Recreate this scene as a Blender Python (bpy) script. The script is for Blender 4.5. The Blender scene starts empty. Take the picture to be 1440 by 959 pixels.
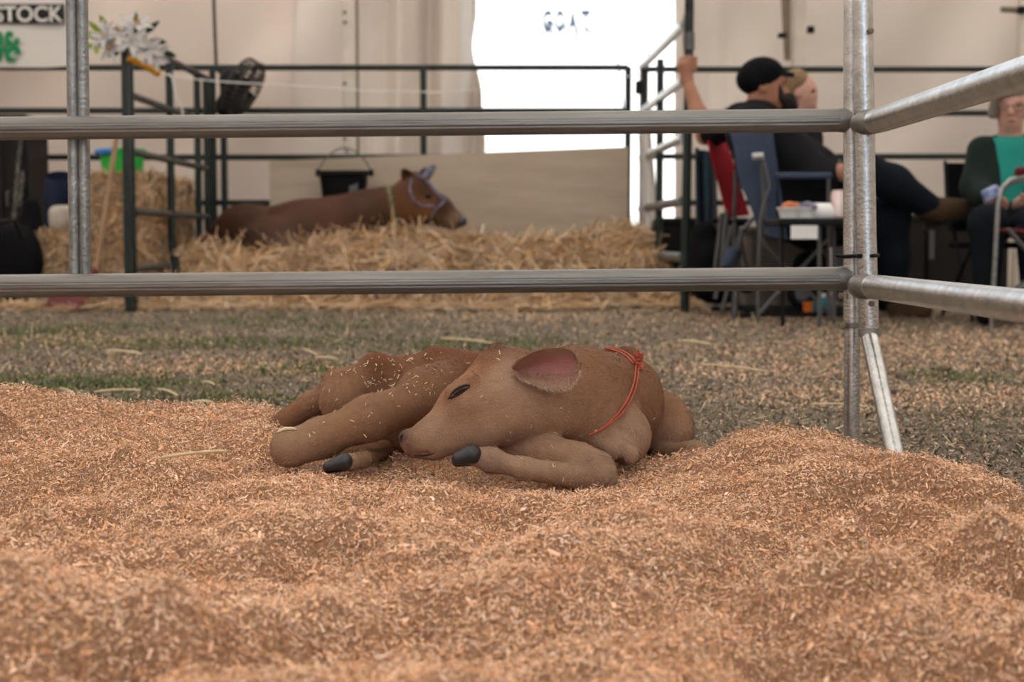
import bpy, math, random
import numpy as np
from mathutils import Vector, Matrix

rng = np.random.default_rng(7)
random.seed(7)
scene = bpy.context.scene
COL = scene.collection

# ------------------------------------------------------------------ camera
CAM_H = 0.40
F_PX = 2000.0
PITCH = math.atan(141.5 / F_PX)
cam_data = bpy.data.cameras.new('camera')
cam_data.sensor_width = 36.0
cam_data.lens = 50.0
cam_data.clip_start = 0.05
cam_data.dof.use_dof = True
cam_data.dof.focus_distance = 2.12
cam_data.dof.aperture_fstop = 5.6
cam = bpy.data.objects.new('camera', cam_data)
COL.objects.link(cam)
cam.location = (0, 0, CAM_H)
cam.rotation_euler = (math.pi / 2 - PITCH, 0, 0)
scene.camera = cam

# ------------------------------------------------------------------ world, sun, exposure
world = bpy.data.worlds.new('sky')
scene.world = world
world.use_nodes = True
wn = world.node_tree.nodes
wn['Background'].inputs[0].default_value = (0.72, 0.86, 1.0, 1)
wn['Background'].inputs[1].default_value = 1.5
sun_data = bpy.data.lights.new('sun', 'SUN')
sun_data.energy = 8.0
sun_data.angle = math.radians(1.0)
sun_data.color = (1.0, 0.955, 0.905)
sun = bpy.data.objects.new('sun', sun_data)
COL.objects.link(sun)
sun.rotation_euler = (math.radians(36), 0, math.radians(-25))
scene.view_settings.view_transform = 'Standard'
scene.view_settings.look = 'None'
scene.view_settings.gamma = 1.0
scene.view_settings.use_curve_mapping = False
scene.view_settings.exposure = 0.33


# ------------------------------------------------------------------ helpers
SP, CP = math.sin(PITCH), math.cos(PITCH)


def at(px, py, Y):
    """world point seen at pixel (px, py) of the 1440x959 frame at world depth Y"""
    dx = (px - 720.0) / F_PX
    dy = (479.5 - py) / F_PX
    d = np.array([dx, dy * SP + CP, dy * CP - SP])
    return np.array([0, 0, CAM_H]) + d * (Y / d[1])


def atz(px, py, z):
    dx = (px - 720.0) / F_PX
    dy = (479.5 - py) / F_PX
    d = np.array([dx, dy * SP + CP, dy * CP - SP])
    return np.array([0, 0, CAM_H]) + d * ((z - CAM_H) / d[2])


def hash2(ix, iy, seed):
    h = (ix.astype(np.int64) * 374761393 + iy.astype(np.int64) * 668265263 + seed * 982451653) & 0xFFFFFFFF
    h = ((h ^ (h >> 13)) * 1274126177) & 0xFFFFFFFF
    return ((h ^ (h >> 16)) & 0xFFFF) / 65535.0


def vnoise(x, y, seed=0):
    x = np.asarray(x, float); y = np.asarray(y, float)
    ix, iy = np.floor(x), np.floor(y)
    fx, fy = x - ix, y - iy
    fx = fx * fx * (3 - 2 * fx); fy = fy * fy * (3 - 2 * fy)
    a = hash2(ix, iy, seed); b = hash2(ix + 1, iy, seed)
    c = hash2(ix, iy + 1, seed); d = hash2(ix + 1, iy + 1, seed)
    return (a * (1 - fx) + b * fx) * (1 - fy) + (c * (1 - fx) + d * fx) * fy


def fbm(x, y, seed=0, oct=3):
    s, a, t = 0, 1.0, 0
    for o in range(oct):
        s = s + a * (vnoise(x * 2 ** o + 17 * o, y * 2 ** o - 9 * o, seed + o) - 0.5)
        t += a; a *= 0.5
    return s / t * 2


# --- materials -----------------------------------------------------
def mat(name, color, rough=0.7, metal=0.0, var=0.25, scale=8.0, bump=0.0, bscale=60.0, color2=None,
        spec=0.3, island=0.0, translucent=0.0, attr=None, stretch=None, sheen=0.0, bdist=0.01):
    m = bpy.data.materials.new(name)
    m.use_nodes = True
    nt = m.node_tree; N = nt.nodes; L = nt.links
    b = N['Principled BSDF']
    b.inputs['Roughness'].default_value = rough
    b.inputs['Metallic'].default_value = metal
    b.inputs['Specular IOR Level'].default_value = spec
    if sheen:
        b.inputs['Sheen Weight'].default_value = sheen
    c2 = color2 if color2 else tuple(c * (1 - var) for c in color)
    tc = N.new('ShaderNodeTexCoord')
    src = tc.outputs['Object']
    if stretch:
        mp = N.new('ShaderNodeMapping'); mp.inputs['Scale'].default_value = stretch
        L.new(src, mp.inputs['Vector']); src = mp.outputs['Vector']
    nz = N.new('ShaderNodeTexNoise')
    nz.inputs['Scale'].default_value = scale
    nz.inputs['Detail'].default_value = 6
    nz.inputs['Roughness'].default_value = 0.65
    L.new(src, nz.inputs['Vector'])
    rp = N.new('ShaderNodeValToRGB')
    rp.color_ramp.elements[0].position = 0.32
    rp.color_ramp.elements[1].position = 0.68
    rp.color_ramp.elements[0].color = (*c2, 1)
    rp.color_ramp.elements[1].color = (*color, 1)
    L.new(nz.outputs['Fac'], rp.inputs['Fac'])
    out = rp.outputs['Color']
    if attr:
        at_ = N.new('ShaderNodeVertexColor'); at_.layer_name = attr
        mx = N.new('ShaderNodeMix'); mx.data_type = 'RGBA'; mx.blend_type = 'MULTIPLY'
        mx.inputs[0].default_value = 1.0
        L.new(at_.outputs['Color'], mx.inputs[6]); L.new(out, mx.inputs[7])
        out = mx.outputs[2]
    if island:
        g = N.new('ShaderNodeNewGeometry')
        hv = N.new('ShaderNodeHueSaturation')
        r2 = N.new('ShaderNodeMapRange')
        r2.inputs[3].default_value = 1 - island; r2.inputs[4].default_value = 1 + island
        L.new(g.outputs['Random Per Island'], r2.inputs[0])
        L.new(r2.outputs[0], hv.inputs['Value'])
        mm = N.new('ShaderNodeMath'); mm.operation = 'MULTIPLY'; mm.inputs[1].default_value = 7.31
        fr = N.new('ShaderNodeMath'); fr.operation = 'FRACT'
        L.new(g.outputs['Random Per Island'], mm.inputs[0]); L.new(mm.outputs[0], fr.inputs[0])
        r3 = N.new('ShaderNodeMapRange')
        r3.inputs[3].default_value = 1 - island * 0.8; r3.inputs[4].default_value = 1 + island * 0.5
        L.new(fr.outputs[0], r3.inputs[0]); L.new(r3.outputs[0], hv.inputs['Saturation'])
        L.new(out, hv.inputs['Color']); out = hv.outputs['Color']
    L.new(out, b.inputs['Base Color'])
    if bump:
        n2 = N.new('ShaderNodeTexNoise'); n2.inputs['Scale'].default_value = bscale
        n2.inputs['Detail'].default_value = 5
        L.new(src, n2.inputs['Vector'])
        bp = N.new('ShaderNodeBump'); bp.inputs['Strength'].default_value = bump
        bp.inputs['Distance'].default_value = bdist
        L.new(n2.outputs['Fac'], bp.inputs['Height']); L.new(bp.outputs['Normal'], b.inputs['Normal'])
    if translucent:
        tr = N.new('ShaderNodeBsdfTranslucent'); L.new(out, tr.inputs['Color'])
        ms = N.new('ShaderNodeMixShader'); ms.inputs[0].default_value = translucent
        L.new(b.outputs[0], ms.inputs[1]); L.new(tr.outputs[0], ms.inputs[2])
        L.new(ms.outputs[0], N['Material Output'].inputs['Surface'])
    return m


# --- mesh objects --------------------------------------------------
def mesh_np(name, V, Fq=None, Ft=None, smooth=False):
    """mesh from numpy quads and / or triangles"""
    me = bpy.data.meshes.new(name)
    V = np.ascontiguousarray(V, dtype=np.float32)
    nq = 0 if Fq is None else len(Fq); ntr = 0 if Ft is None else len(Ft)
    me.vertices.add(len(V)); me.vertices.foreach_set('co', V.ravel())
    loops = []
    if nq: loops.append(np.asarray(Fq, np.int32).ravel())
    if ntr: loops.append(np.asarray(Ft, np.int32).ravel())
    loops = np.concatenate(loops)
    me.loops.add(len(loops)); me.loops.foreach_set('vertex_index', loops)
    me.polygons.add(nq + ntr)
    st = np.concatenate([np.arange(nq) * 4, nq * 4 + np.arange(ntr) * 3]).astype(np.int32)
    me.polygons.foreach_set('loop_start', st)
    me.update(calc_edges=True)
    if smooth:
        me.polygons.foreach_set('use_smooth', np.ones(nq + ntr, dtype=bool))
    me.validate()
    return me


class MB:
    """collects shapes; build() links them as one mesh object"""
    def __init__(self):
        self.v = []; self.f = []

    def add(self, V, F):
        o = len(self.v)
        self.v += [tuple(map(float, p)) for p in V]
        self.f += [tuple(i + o for i in f) for f in F]
        return self

    def box(self, c, s, rot=None, bev=0.0):
        c = np.array(c, float); h = np.array(s, float) / 2
        if bev <= 0:
            V = [np.array([x, y, z]) * h for x in (-1, 1) for y in (-1, 1) for z in (-1, 1)]
            F = [(0, 1, 3, 2), (4, 6, 7, 5), (0, 4, 5, 1), (2, 3, 7, 6), (0, 2, 6, 4), (1, 5, 7, 3)]
        else:
            V = []; idx = {}
            b = min(bev, *(h * 0.9))
            for sx in (-1, 1):
                for sy in (-1, 1):
                    for sz in (-1, 1):
                        for a in range(3):
                            p = np.array([sx, sy, sz]) * (h - b)
                            p[a] += (sx, sy, sz)[a] * b
                            idx[(sx, sy, sz, a)] = len(V); V.append(p)
            F = []
            for a in range(3):
                o = [k for k in range(3) if k != a]
                for s_ in (-1, 1):
                    q = []
                    for (i, j) in ((-1, -1), (1, -1), (1, 1), (-1, 1)):
                        k = [0, 0, 0]; k[a] = s_; k[o[0]] = i; k[o[1]] = j
                        q.append(idx[(*k, a)])
                    flip = (s_ > 0) != (a != 1)
                    F.append(tuple(q[::-1]) if flip else tuple(q))
            for a in range(3):
                o = [k for k in range(3) if k != a]
                for i in (-1, 1):
                    for j in (-1, 1):
                        k0 = [0, 0, 0]; k1 = [0, 0, 0]
                        k0[a] = -1; k1[a] = 1
                        for k in (k0, k1): k[o[0]] = i; k[o[1]] = j
                        F.append((idx[(*k0, o[0])], idx[(*k1, o[0])], idx[(*k1, o[1])], idx[(*k0, o[1])]))
            for sx in (-1, 1):
                for sy in (-1, 1):
                    for sz in (-1, 1):
                        F.append(tuple(idx[(sx, sy, sz, a)] for a in range(3)))
        if rot is not None:
            R = np.array(rot); V = [R @ p for p in V]
        return self.add([p + c for p in V], F)

    def tube(self, pts, r, n=10, closed=False, caps=True, prof=None, up=None):
        P = [np.array(p, float) for p in pts]; m = len(P)
        R = list(r) if hasattr(r, '__len__') else [r] * m
        V = []; F = []
        T = []
        for i in range(m):
            a = P[(i - 1) % m] if (closed or i > 0) else P[i]
            b = P[(i + 1) % m] if (closed or i < m - 1) else P[i]
            t = b - a; T.append(t / (np.linalg.norm(t) + 1e-12))
        u = np.array(up, float) if up is not None else (np.array([0, 0, 1.0]) if abs(T[0][2]) < 0.9 else np.array([0, 1.0, 0]))
        ang = np.arange(n) * 2 * math.pi / n
        pr = np.ones(n) if prof is None else prof
        for i in range(m):
            u = u - T[i] * (u @ T[i]); u = u / (np.linalg.norm(u) + 1e-12)
            w = np.cross(T[i], u)
            for k in range(n):
                V.append(P[i] + (u * math.cos(ang[k]) + w * math.sin(ang[k])) * R[i] * pr[k])
        for i in range(m if closed else m - 1):
            j = (i + 1) % m
            for k in range(n):
                k2 = (k + 1) % n
                F.append((i * n + k, i * n + k2, j * n + k2, j * n + k))
        if caps and not closed:
            F.append(tuple(range(n - 1, -1, -1)))
            F.append(tuple((m - 1) * n + k for k in range(n)))
        return self.add(V, F)

    def lathe(self, prof, c=(0, 0, 0), n=24, rot=None):
        V = []; F = []
        c = np.array(c, float)
        R = np.array(rot) if rot is not None else np.eye(3)
        for (r, z) in prof:
            for k in range(n):
                a = 2 * math.pi * k / n
                V.append(R @ np.array([r * math.cos(a), r * math.sin(a), z]) + c)
        for i in range(len(prof) - 1):
            for k in range(n):
                k2 = (k + 1) % n
                F.append((i * n + k, i * n + k2, (i + 1) * n + k2, (i + 1) * n + k))
        F.append(tuple(range(n - 1, -1, -1))); F.append(tuple((len(prof) - 1) * n + k for k in range(n)))
        return self.add(V, F)

    def sheet(self, fn, nu, nv, thick=0.0):
        """parametric sheet fn(u,v)->point ; with thickness both faces and rim"""
        G = np.array([[fn(i / nu, j / nv) for j in range(nv + 1)] for i in range(nu + 1)])
        V = G.reshape(-1, 3); w = nv + 1
        Q = [(i * w + j, (i + 1) * w + j, (i + 1) * w + j + 1, i * w + j + 1) for i in range(nu) for j in range(nv)]
        if thick:
            du = np.gradient(G, axis=0); dv = np.gradient(G, axis=1)
            nn = np.cross(du, dv).reshape(-1, 3); nn /= (np.linalg.norm(nn, axis=1, keepdims=True) + 1e-12)
            o = len(V)
            V2 = V - nn * thick
            Q2 = [tuple(o + i for i in q[::-1]) for q in Q]
            rim = [i * w for i in range(nu + 1)] + [nu * w + j for j in range(1, nv + 1)] + \
                  [i * w + nv for i in range(nu - 1, -1, -1)] + [j for j in range(nv - 1, 0, -1)]
            E = [(rim[(k + 1) % len(rim)], rim[k], o + rim[k], o + rim[(k + 1) % len(rim)]) for k in range(len(rim))]
            return self.add(np.vstack([V, V2]), Q + Q2 + E)
        return self.add(V, Q)

    def mesh(self, name, smooth=False):
        me = bpy.data.meshes.new(name)
        me.from_pydata(self.v, [], self.f); me.update()
        if smooth:
            me.polygons.foreach_set('use_smooth', np.ones(len(me.polygons), dtype=bool))
            try: me.set_sharp_from_angle(angle=math.radians(40))
            except Exception: pass
        return me

    def build(self, name, m, parent=None, smooth=True):
        return link(name, self.mesh(name, smooth), m, parent)


def link(name, me, m, parent=None):
    o = bpy.data.objects.new(name, me); COL.objects.link(o)
    if me is not None and m is not None and len(me.materials) == 0: me.materials.append(m)
    if parent is not None:
        o.parent = parent
        o.matrix_parent_inverse = parent_inv(parent)
    return o


def parent_inv(p):
    M_ = Matrix.Identity(4)
    while p is not None:
        M_ = p.matrix_basis.copy() @ M_ if p.parent is None else p.matrix_parent_inverse @ p.matrix_basis @ M_
        p = p.parent
    return M_.inverted()


def tag(o, label=None, cat=None, group=None, kind=None):
    if label: o['label'] = label
    if cat: o['category'] = cat
    if group: o['group'] = group
    if kind: o['kind'] = kind
    return o


def thing(name, label, cat, loc=(0, 0, 0), group=None):
    o = bpy.data.objects.new(name, None); COL.objects.link(o)
    o.location = tuple(map(float, loc)); o.empty_display_size = 0.1
    return tag(o, label, cat, group)


def struct(o): return tag(o, kind='structure')


# --- implicit surfaces: smooth unions of tapered capsules and ellipsoids -------------
def cap(a, ra, b, rb, k=None): return ('c', np.array(a, float), float(ra), np.array(b, float), float(rb), k)


def ell(c, r, rot=None, k=None, op=1): return ('e', np.array(c, float), np.array(r, float), rot, op, k)


def prim_d(p, X):
    if p[0] == 'c':
        a, ra, b, rb = p[1:5]
        ab = b - a; L2 = ab @ ab + 1e-12
        t = np.clip(((X - a) @ ab) / L2, 0, 1)
        return np.linalg.norm(X - a - t[..., None] * ab, axis=-1) - (ra + (rb - ra) * t)
    c, r, rot = p[1:4]
    q = X - c
    if rot is not None: q = q @ np.asarray(rot)
    k0 = np.linalg.norm(q / r, axis=-1); k1 = np.linalg.norm(q / (r * r), axis=-1)
    return k0 * (k0 - 1) / (k1 + 1e-9)


def smin(a, b, k):
    h = np.maximum(k - np.abs(a - b), 0) / k
    return np.minimum(a, b) - h * h * k * 0.25


def field(prims, X, k):
    d = np.full(X.shape[:-1], 9.0)
    for p in prims:
        kk = p[-1] if p[-1] else k
        e = prim_d(p, X)
        if p[0] == 'e' and p[4] < 0: d = -smin(-d, e, kk)
        else: d = smin(d, e, kk)
    return d


def bounds(p):
    if p[0] == 'c':
        r = max(p[2], p[4])
        return np.minimum(p[1], p[3]) - r, np.maximum(p[1], p[3]) + r
    r = np.max(p[2]) if p[3] is not None else p[2]
    return p[1] - r, p[1] + r


def surface(prims, vox, k, inflate=0.0, clip=None):
    """surface nets over the smooth union; returns V, quads"""
    lo = np.min([bounds(p)[0] for p in prims], axis=0) - 3 * vox - inflate
    hi = np.max([bounds(p)[1] for p in prims], axis=0) + 3 * vox + inflate
    n = np.ceil((hi - lo) / vox).astype(int) + 1
    D = np.full(n, 9.0, dtype=np.float32)
    ax = [lo[i] + np.arange(n[i]) * vox for i in range(3)]
    for p in prims:
        kk = p[-1] if p[-1] else k
        a, b = bounds(p)
        mrg = kk + inflate + 2.5 * vox
        i0 = np.maximum(np.floor((a - mrg - lo) / vox).astype(int), 0)
        i1 = np.minimum(np.ceil((b + mrg - lo) / vox).astype(int) + 1, n)
        X = np.stack(np.meshgrid(ax[0][i0[0]:i1[0]], ax[1][i0[1]:i1[1]], ax[2][i0[2]:i1[2]], indexing='ij'), -1)
        s = tuple(slice(i0[q], i1[q]) for q in range(3))
        e = prim_d(p, X)
        if p[0] == 'e' and p[4] < 0: D[s] = -smin(-D[s], e, kk)
        else: D[s] = smin(D[s], e, kk)
    D -= inflate
    if clip is not None:
        X = np.stack(np.meshgrid(*ax, indexing='ij'), -1)
        D = np.maximum(D, clip(X))
    return nets(D, lo, vox)


def nets(D, lo, vox):
    S = D < 0
    c = [S[i:S.shape[0] - 1 + i, j:S.shape[1] - 1 + j, k:S.shape[2] - 1 + k] for i in (0, 1) for j in (0, 1) for k in (0, 1)]
    cnt = sum(x.astype(np.int8) for x in c)
    act = (cnt > 0) & (cnt < 8)
    I = np.argwhere(act)
    vid = np.full(act.shape, -1, dtype=np.int64); vid[act] = np.arange(len(I))
    acc = np.zeros((len(I), 3)); num = np.zeros(len(I))
    cor = np.array([(i, j, k) for i in (0, 1) for j in (0, 1) for k in (0, 1)])
    val = [D[I[:, 0] + q[0], I[:, 1] + q[1], I[:, 2] + q[2]].astype(float) for q in cor]
    for a in range(8):
        for b in range(a + 1, 8):
            if np.abs(cor[a] - cor[b]).sum() != 1: continue
            m = (val[a] < 0) != (val[b] < 0)
            t = val[a] / (val[a] - val[b] + 1e-12)
            p = cor[a] + t[:, None] * (cor[b] - cor[a])
            acc[m] += p[m]; num[m] += 1
    V = lo + (I + acc / np.maximum(num, 1)[:, None]) * vox
    Q = []
    n = D.shape
    for axis in range(3):
        sl0 = [slice(1, n[q] - 1) for q in range(3)]; sl1 = list(sl0)
        sl0[axis] = slice(0, n[axis] - 1); sl1[axis] = slice(1, n[axis])
        A = S[tuple(sl0)]; B = S[tuple(sl1)]
        E = np.argwhere(A != B)
        if not len(E): continue
        ins = A[A != B]
        g = E.copy()
        for q in range(3):
            if q != axis: g[:, q] += 1
        o = [q for q in range(3) if q != axis]
        def cell(d0, d1):
            h = g.copy(); h[:, o[0]] += d0; h[:, o[1]] += d1
            return vid[h[:, 0], h[:, 1], h[:, 2]]
        q4 = np.stack([cell(-1, -1), cell(0, -1), cell(0, 0), cell(-1, 0)], 1)
        flip = ins if axis == 1 else ~ins
        q4[flip] = q4[flip][:, ::-1]
        Q.append(q4)
    return V, np.concatenate(Q)


def blob(name, prims, vox, k, m, parent=None, inflate=0.0, clip=None):
    V, Q = surface(prims, vox, k, inflate, clip)
    return link(name, mesh_np(name, V, Q, smooth=True), m, parent)


def march(prims, k, px, py, y0=1.2, y1=3.2):
    """first point of an implicit surface on the line of sight through each pixel"""
    px = np.atleast_1d(px).astype(float); py = np.atleast_1d(py).astype(float)
    d = np.stack([(px - 720) / F_PX, (479.5 - py) / F_PX * SP + CP, (479.5 - py) / F_PX * CP - SP], -1)
    d /= np.linalg.norm(d, axis=1, keepdims=True)
    t = np.full(len(px), y0)
    O = np.array([0, 0, CAM_H])
    for _ in range(90):
        e = field(prims, O + d * t[:, None], k)
        t = np.minimum(t + e * 0.7, y1)
    P = O + d * t[:, None]
    h = 1e-3
    G = np.stack([field(prims, P + np.eye(3)[i] * h, k) - field(prims, P - np.eye(3)[i] * h, k) for i in range(3)], -1)
    G /= (np.linalg.norm(G, axis=1, keepdims=True) + 1e-9)
    return P, G


def rotm(axis_x, up=(0, 0, 1)):
    """3x3 whose columns are x (given), y, z (near up)"""
    x = np.array(axis_x, float); x /= np.linalg.norm(x)
    z = np.array(up, float); z = z - x * (z @ x); z /= np.linalg.norm(z)
    return np.stack([x, np.cross(z, x), z], 1)


def strands(P, Dr, Ln, W, bend=None, nseg=2, face=None):
    """flat tapering strips: positions, unit directions, lengths, widths"""
    n = len(P)
    f = rng.normal(size=(n, 3)) if face is None else face
    s = np.cross(Dr, f); s /= (np.linalg.norm(s, axis=1, keepdims=True) + 1e-9)
    nr = np.cross(s, Dr)
    V = np.zeros((n, nseg + 1, 2, 3))
    for i in range(nseg + 1):
        t = i / nseg
        c = P + Dr * (Ln * t)[:, None]
        if bend is not None: c = c + nr * (bend * Ln * (t * t))[:, None]
        V[:, i, 0] = c - s * (W * 0.5)[:, None]
        V[:, i, 1] = c + s * (W * 0.5)[:, None]
    base = (np.arange(n) * (nseg + 1) * 2)[:, None]
    Q = np.concatenate([base + np.array([2 * i, 2 * i + 1, 2 * i + 3, 2 * i + 2]) for i in range(nseg)], 1).reshape(-1, 4)
    return V.reshape(-1, 3), Q


def text_mesh(txt, height, bold=0.0, extrude=0.004, sx=1.0):
    cu = bpy.data.curves.new('lettering', 'FONT'); cu.body = txt
    cu.align_x = 'CENTER'; cu.align_y = 'CENTER'; cu.size = 1.0; cu.offset = bold; cu.extrude = 0.0
    ob = bpy.data.objects.new('lettering_source', cu); COL.objects.link(ob)
    bpy.context.view_layer.update()
    dg = bpy.context.evaluated_depsgraph_get()
    me = bpy.data.meshes.new_from_object(ob.evaluated_get(dg))
    bpy.data.objects.remove(ob); bpy.data.curves.remove(cu)
    V = np.array([v.co[:] for v in me.vertices])
    V[:, 0] -= (V[:, 0].min() + V[:, 0].max()) / 2; V[:, 1] -= (V[:, 1].min() + V[:, 1].max()) / 2
    s = height / (V[:, 1].max() - V[:, 1].min())
    V2 = np.stack([V[:, 0] * s * sx, np.zeros(len(V)), V[:, 1] * s], 1)
    me.vertices.foreach_set('co', V2.astype(np.float32).ravel()); me.update()
    return me


# ------------------------------------------------------------------ materials
M = {}
M['fabric'] = mat('tent_fabric', (0.84, 0.755, 0.69), 0.85, color2=(0.78, 0.69, 0.61), scale=1.2, translucent=0.25)
M['fabric_peach'] = mat('peach_tent_fabric', (0.85, 0.745, 0.67), 0.85, color2=(0.79, 0.675, 0.59), scale=1.2, translucent=0.25)
M['roof'] = mat('roof_fabric', (0.88, 0.84, 0.79), 0.9, var=0.03, scale=1.0, translucent=0.62)
M['white_tent'] = mat('white_vinyl', (0.93, 0.93, 0.93), 0.7, var=0.02, scale=1.0)
M['dirt'] = mat('trodden_dirt', (0.30, 0.235, 0.17), 0.95, color2=(0.11, 0.09, 0.07), scale=22.0, bump=1.0, bscale=55.0, bdist=.035, spec=0.1)
M['chip'] = mat('ground_litter', (0.33, 0.26, 0.185), 0.95, color2=(0.15, 0.12, 0.09), scale=6.0, island=0.5, spec=0.1)
M['grass'] = mat('grass_blade', (0.10, 0.15, 0.05), 0.8, color2=(0.20, 0.19, 0.09), scale=4.0, island=0.35, spec=0.2)
M['shaving'] = mat('pine_shaving', (0.92, 0.62, 0.415), 0.75, color2=(0.78, 0.44, 0.25), scale=14.0, island=0.34, translucent=0.15, spec=0.2)
M['shaving_bed'] = mat('pine_shaving_bed', (0.74, 0.44, 0.27), 0.9, color2=(0.42, 0.215, 0.115), scale=190.0, bump=1.0, bscale=240.0, bdist=.02, spec=0.1)
M['straw'] = mat('straw_stalk', (0.72, 0.50, 0.30), 0.7, color2=(0.45, 0.285, 0.15), scale=7.0, island=0.4, translucent=0.1)
M['straw_core'] = mat('packed_straw', (0.38, 0.24, 0.12), 0.9, color2=(0.17, 0.10, 0.05), scale=26.0, bump=1.0, bscale=60.0, stretch=(0.4, 1, 3))
M['pale_straw'] = mat('pale_straw', (0.74, 0.62, 0.42), 0.7, color2=(0.55, 0.42, 0.25), scale=40.0)
M['galv'] = mat('galvanised_steel', (0.68, 0.68, 0.68), 0.26, 0.95, color2=(0.42, 0.425, 0.43), scale=38.0, bump=0.12, bscale=160.0, spec=0.5)
M['galv_old'] = mat('weathered_galvanised_steel', (0.27, 0.26, 0.245), 0.45, 0.7, color2=(0.17, 0.16, 0.15), scale=30.0, bump=0.15, bscale=120.0, stretch=(0.08, 1, 1), spec=0.5)
M['galv_mid'] = mat('dull_galvanised_steel', (0.36, 0.36, 0.35), 0.33, 0.85, color2=(0.20, 0.20, 0.195), scale=30.0, bump=0.2, bscale=140.0, spec=0.5)
M['green_pipe'] = mat('dark_green_paint', (0.009, 0.019, 0.017), 0.4, var=0.35, scale=12.0, spec=0.4)
M['worn_green'] = mat('worn_green_pipe', (0.10, 0.085, 0.07), 0.5, color2=(0.02, 0.03, 0.027), scale=9.0, spec=0.3)
M['silver_paint'] = mat('silver_pipe', (0.60, 0.60, 0.58), 0.35, 0.5, var=0.2, scale=18.0)
M['ply'] = mat('weathered_plywood', (0.50, 0.41, 0.32), 0.85, color2=(0.40, 0.32, 0.245), scale=3.0, bump=0.2, bscale=20.0, stretch=(0.4, 1, 2.5))
M['black'] = mat('black_plastic', (0.006, 0.006, 0.007), 0.55, var=0.2, spec=0.2)
M['black_cloth'] = mat('black_cloth', (0.007, 0.007, 0.008), 0.95, var=0.3, scale=20.0, spec=0.1)
M['dark_grey'] = mat('dark_grey_knit', (0.014, 0.014, 0.0155), 0.95, var=0.3, scale=14.0, spec=0.1)
M['blue_cloth'] = mat('slate_blue_canvas', (0.048, 0.068, 0.115), 0.9, var=0.25, scale=12.0)
M['teal_cloth'] = mat('teal_canvas', (0.025, 0.055, 0.085), 0.9, var=0.3, scale=12.0)
M['red_cloth'] = mat('red_canvas', (0.42, 0.008, 0.020), 0.85, var=0.3, scale=10.0)
M['maroon'] = mat('maroon_plastic', (0.13, 0.012, 0.02), 0.5, var=0.25)
M['jeans'] = mat('dark_denim', (0.0095, 0.0135, 0.019), 0.95, var=0.3, scale=18.0, spec=0.1)
M['boot'] = mat('brown_suede', (0.075, 0.043, 0.022), 0.95, var=0.35, scale=16.0)
M['skin'] = mat('skin', (0.38, 0.175, 0.11), 0.55, var=0.12, scale=16.0)
M['skin_pale'] = mat('pale_skin', (0.56, 0.31, 0.24), 0.55, var=0.12, scale=16.0)
M['beard'] = mat('dark_beard', (0.022, 0.015, 0.011), 0.9, var=0.4, scale=90.0, bump=0.6, bscale=200.0)
M['blond'] = mat('dark_blond_hair', (0.27, 0.17, 0.09), 0.7, var=0.4, scale=40.0, bump=0.5, bscale=120.0)
M['grey_hair'] = mat('grey_hair', (0.29, 0.24, 0.20), 0.75, var=0.4, scale=50.0, bump=0.5, bscale=120.0)
M['teal_shirt'] = mat('teal_jersey', (0.015, 0.25, 0.205), 0.9, var=0.15, scale=10.0)
M['green_fleece'] = mat('dark_green_fleece', (0.008, 0.018, 0.014), 0.95, var=0.4, scale=25.0)
M['grey_metal'] = mat('grey_tube', (0.13, 0.13, 0.135), 0.45, 0.5, var=0.25)
M['white_plastic'] = mat('white_plastic', (0.80, 0.80, 0.80), 0.4, var=0.05)
M['brown_box'] = mat('taupe_plastic', (0.17, 0.14, 0.12), 0.8, var=0.2)
M['dark_wood'] = mat('dark_stained_wood', (0.012, 0.008, 0.0065), 0.7, var=0.4, scale=5.0, stretch=(1, 1, 6))
M['wood'] = mat('ash_handle', (0.42, 0.26, 0.15), 0.6, var=0.25, scale=10.0, stretch=(4, 4, .4))
M['green_plastic'] = mat('bright_green_plastic', (0.03, 0.50, 0.07), 0.45, var=0.1)
M['blue_plastic'] = mat('blue_plastic', (0.04, 0.20, 0.55), 0.45, var=0.1)
M['navy'] = mat('navy_nylon', (0.004, 0.010, 0.036), 0.8, var=0.35, scale=9.0)
M['yellow'] = mat('yellow_plastic', (0.80, 0.36, 0.02), 0.45, var=0.1)
M['orange'] = mat('orange_plastic', (0.70, 0.17, 0.03), 0.5, var=0.1)
M['petal'] = mat('white_petal', (0.66, 0.64, 0.64), 0.7, var=0.06, translucent=0.2)
M['lime'] = mat('lime_leaf', (0.35, 0.48, 0.07), 0.7, var=0.3)
M['leaf'] = mat('dark_leaf', (0.025, 0.07, 0.03), 0.6, var=0.4)
M['ink_black'] = mat('black_print', (0.012, 0.012, 0.012), 0.7, var=0.05)
M['ink_green'] = mat('green_print', (0.012, 0.23, 0.085), 0.7, var=0.05)
M['ink_blue'] = mat('slate_print', (0.03, 0.05, 0.08), 0.7, var=0.05)
M['banner'] = mat('white_banner_vinyl', (0.70, 0.66, 0.63), 0.6, var=0.05, scale=2.0)
M['cream_paint'] = mat('cream_painted_pole', (0.74, 0.66, 0.57), 0.6, color2=(0.60, 0.52, 0.44), scale=6.0)
M['webbing'] = mat('tan_webbing', (0.26, 0.20, 0.14), 0.85, var=0.3)
M['cord'] = mat('white_cord', (0.80, 0.78, 0.75), 0.7, var=0.1)
M['twine'] = mat('orange_twine', (0.52, 0.105, 0.055), 0.65, var=0.35, scale=120.0)
M['calf'] = mat('calf_coat', (1.0, 1.0, 1.0), 0.62, color2=(0.80, 0.78, 0.76), scale=55.0, bump=0.35, bscale=380.0, attr='coat', spec=0.12)
M['calf_hair'] = mat('calf_hair', (1.0, 1.0, 1.0), 0.55, color2=(0.85, 0.85, 0.85), scale=40.0, attr='coat', island=0.22, spec=0.15)
M['hoof'] = mat('black_hoof', (0.022, 0.022, 0.026), 0.38, var=0.35, scale=60.0, spec=0.5)
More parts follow.
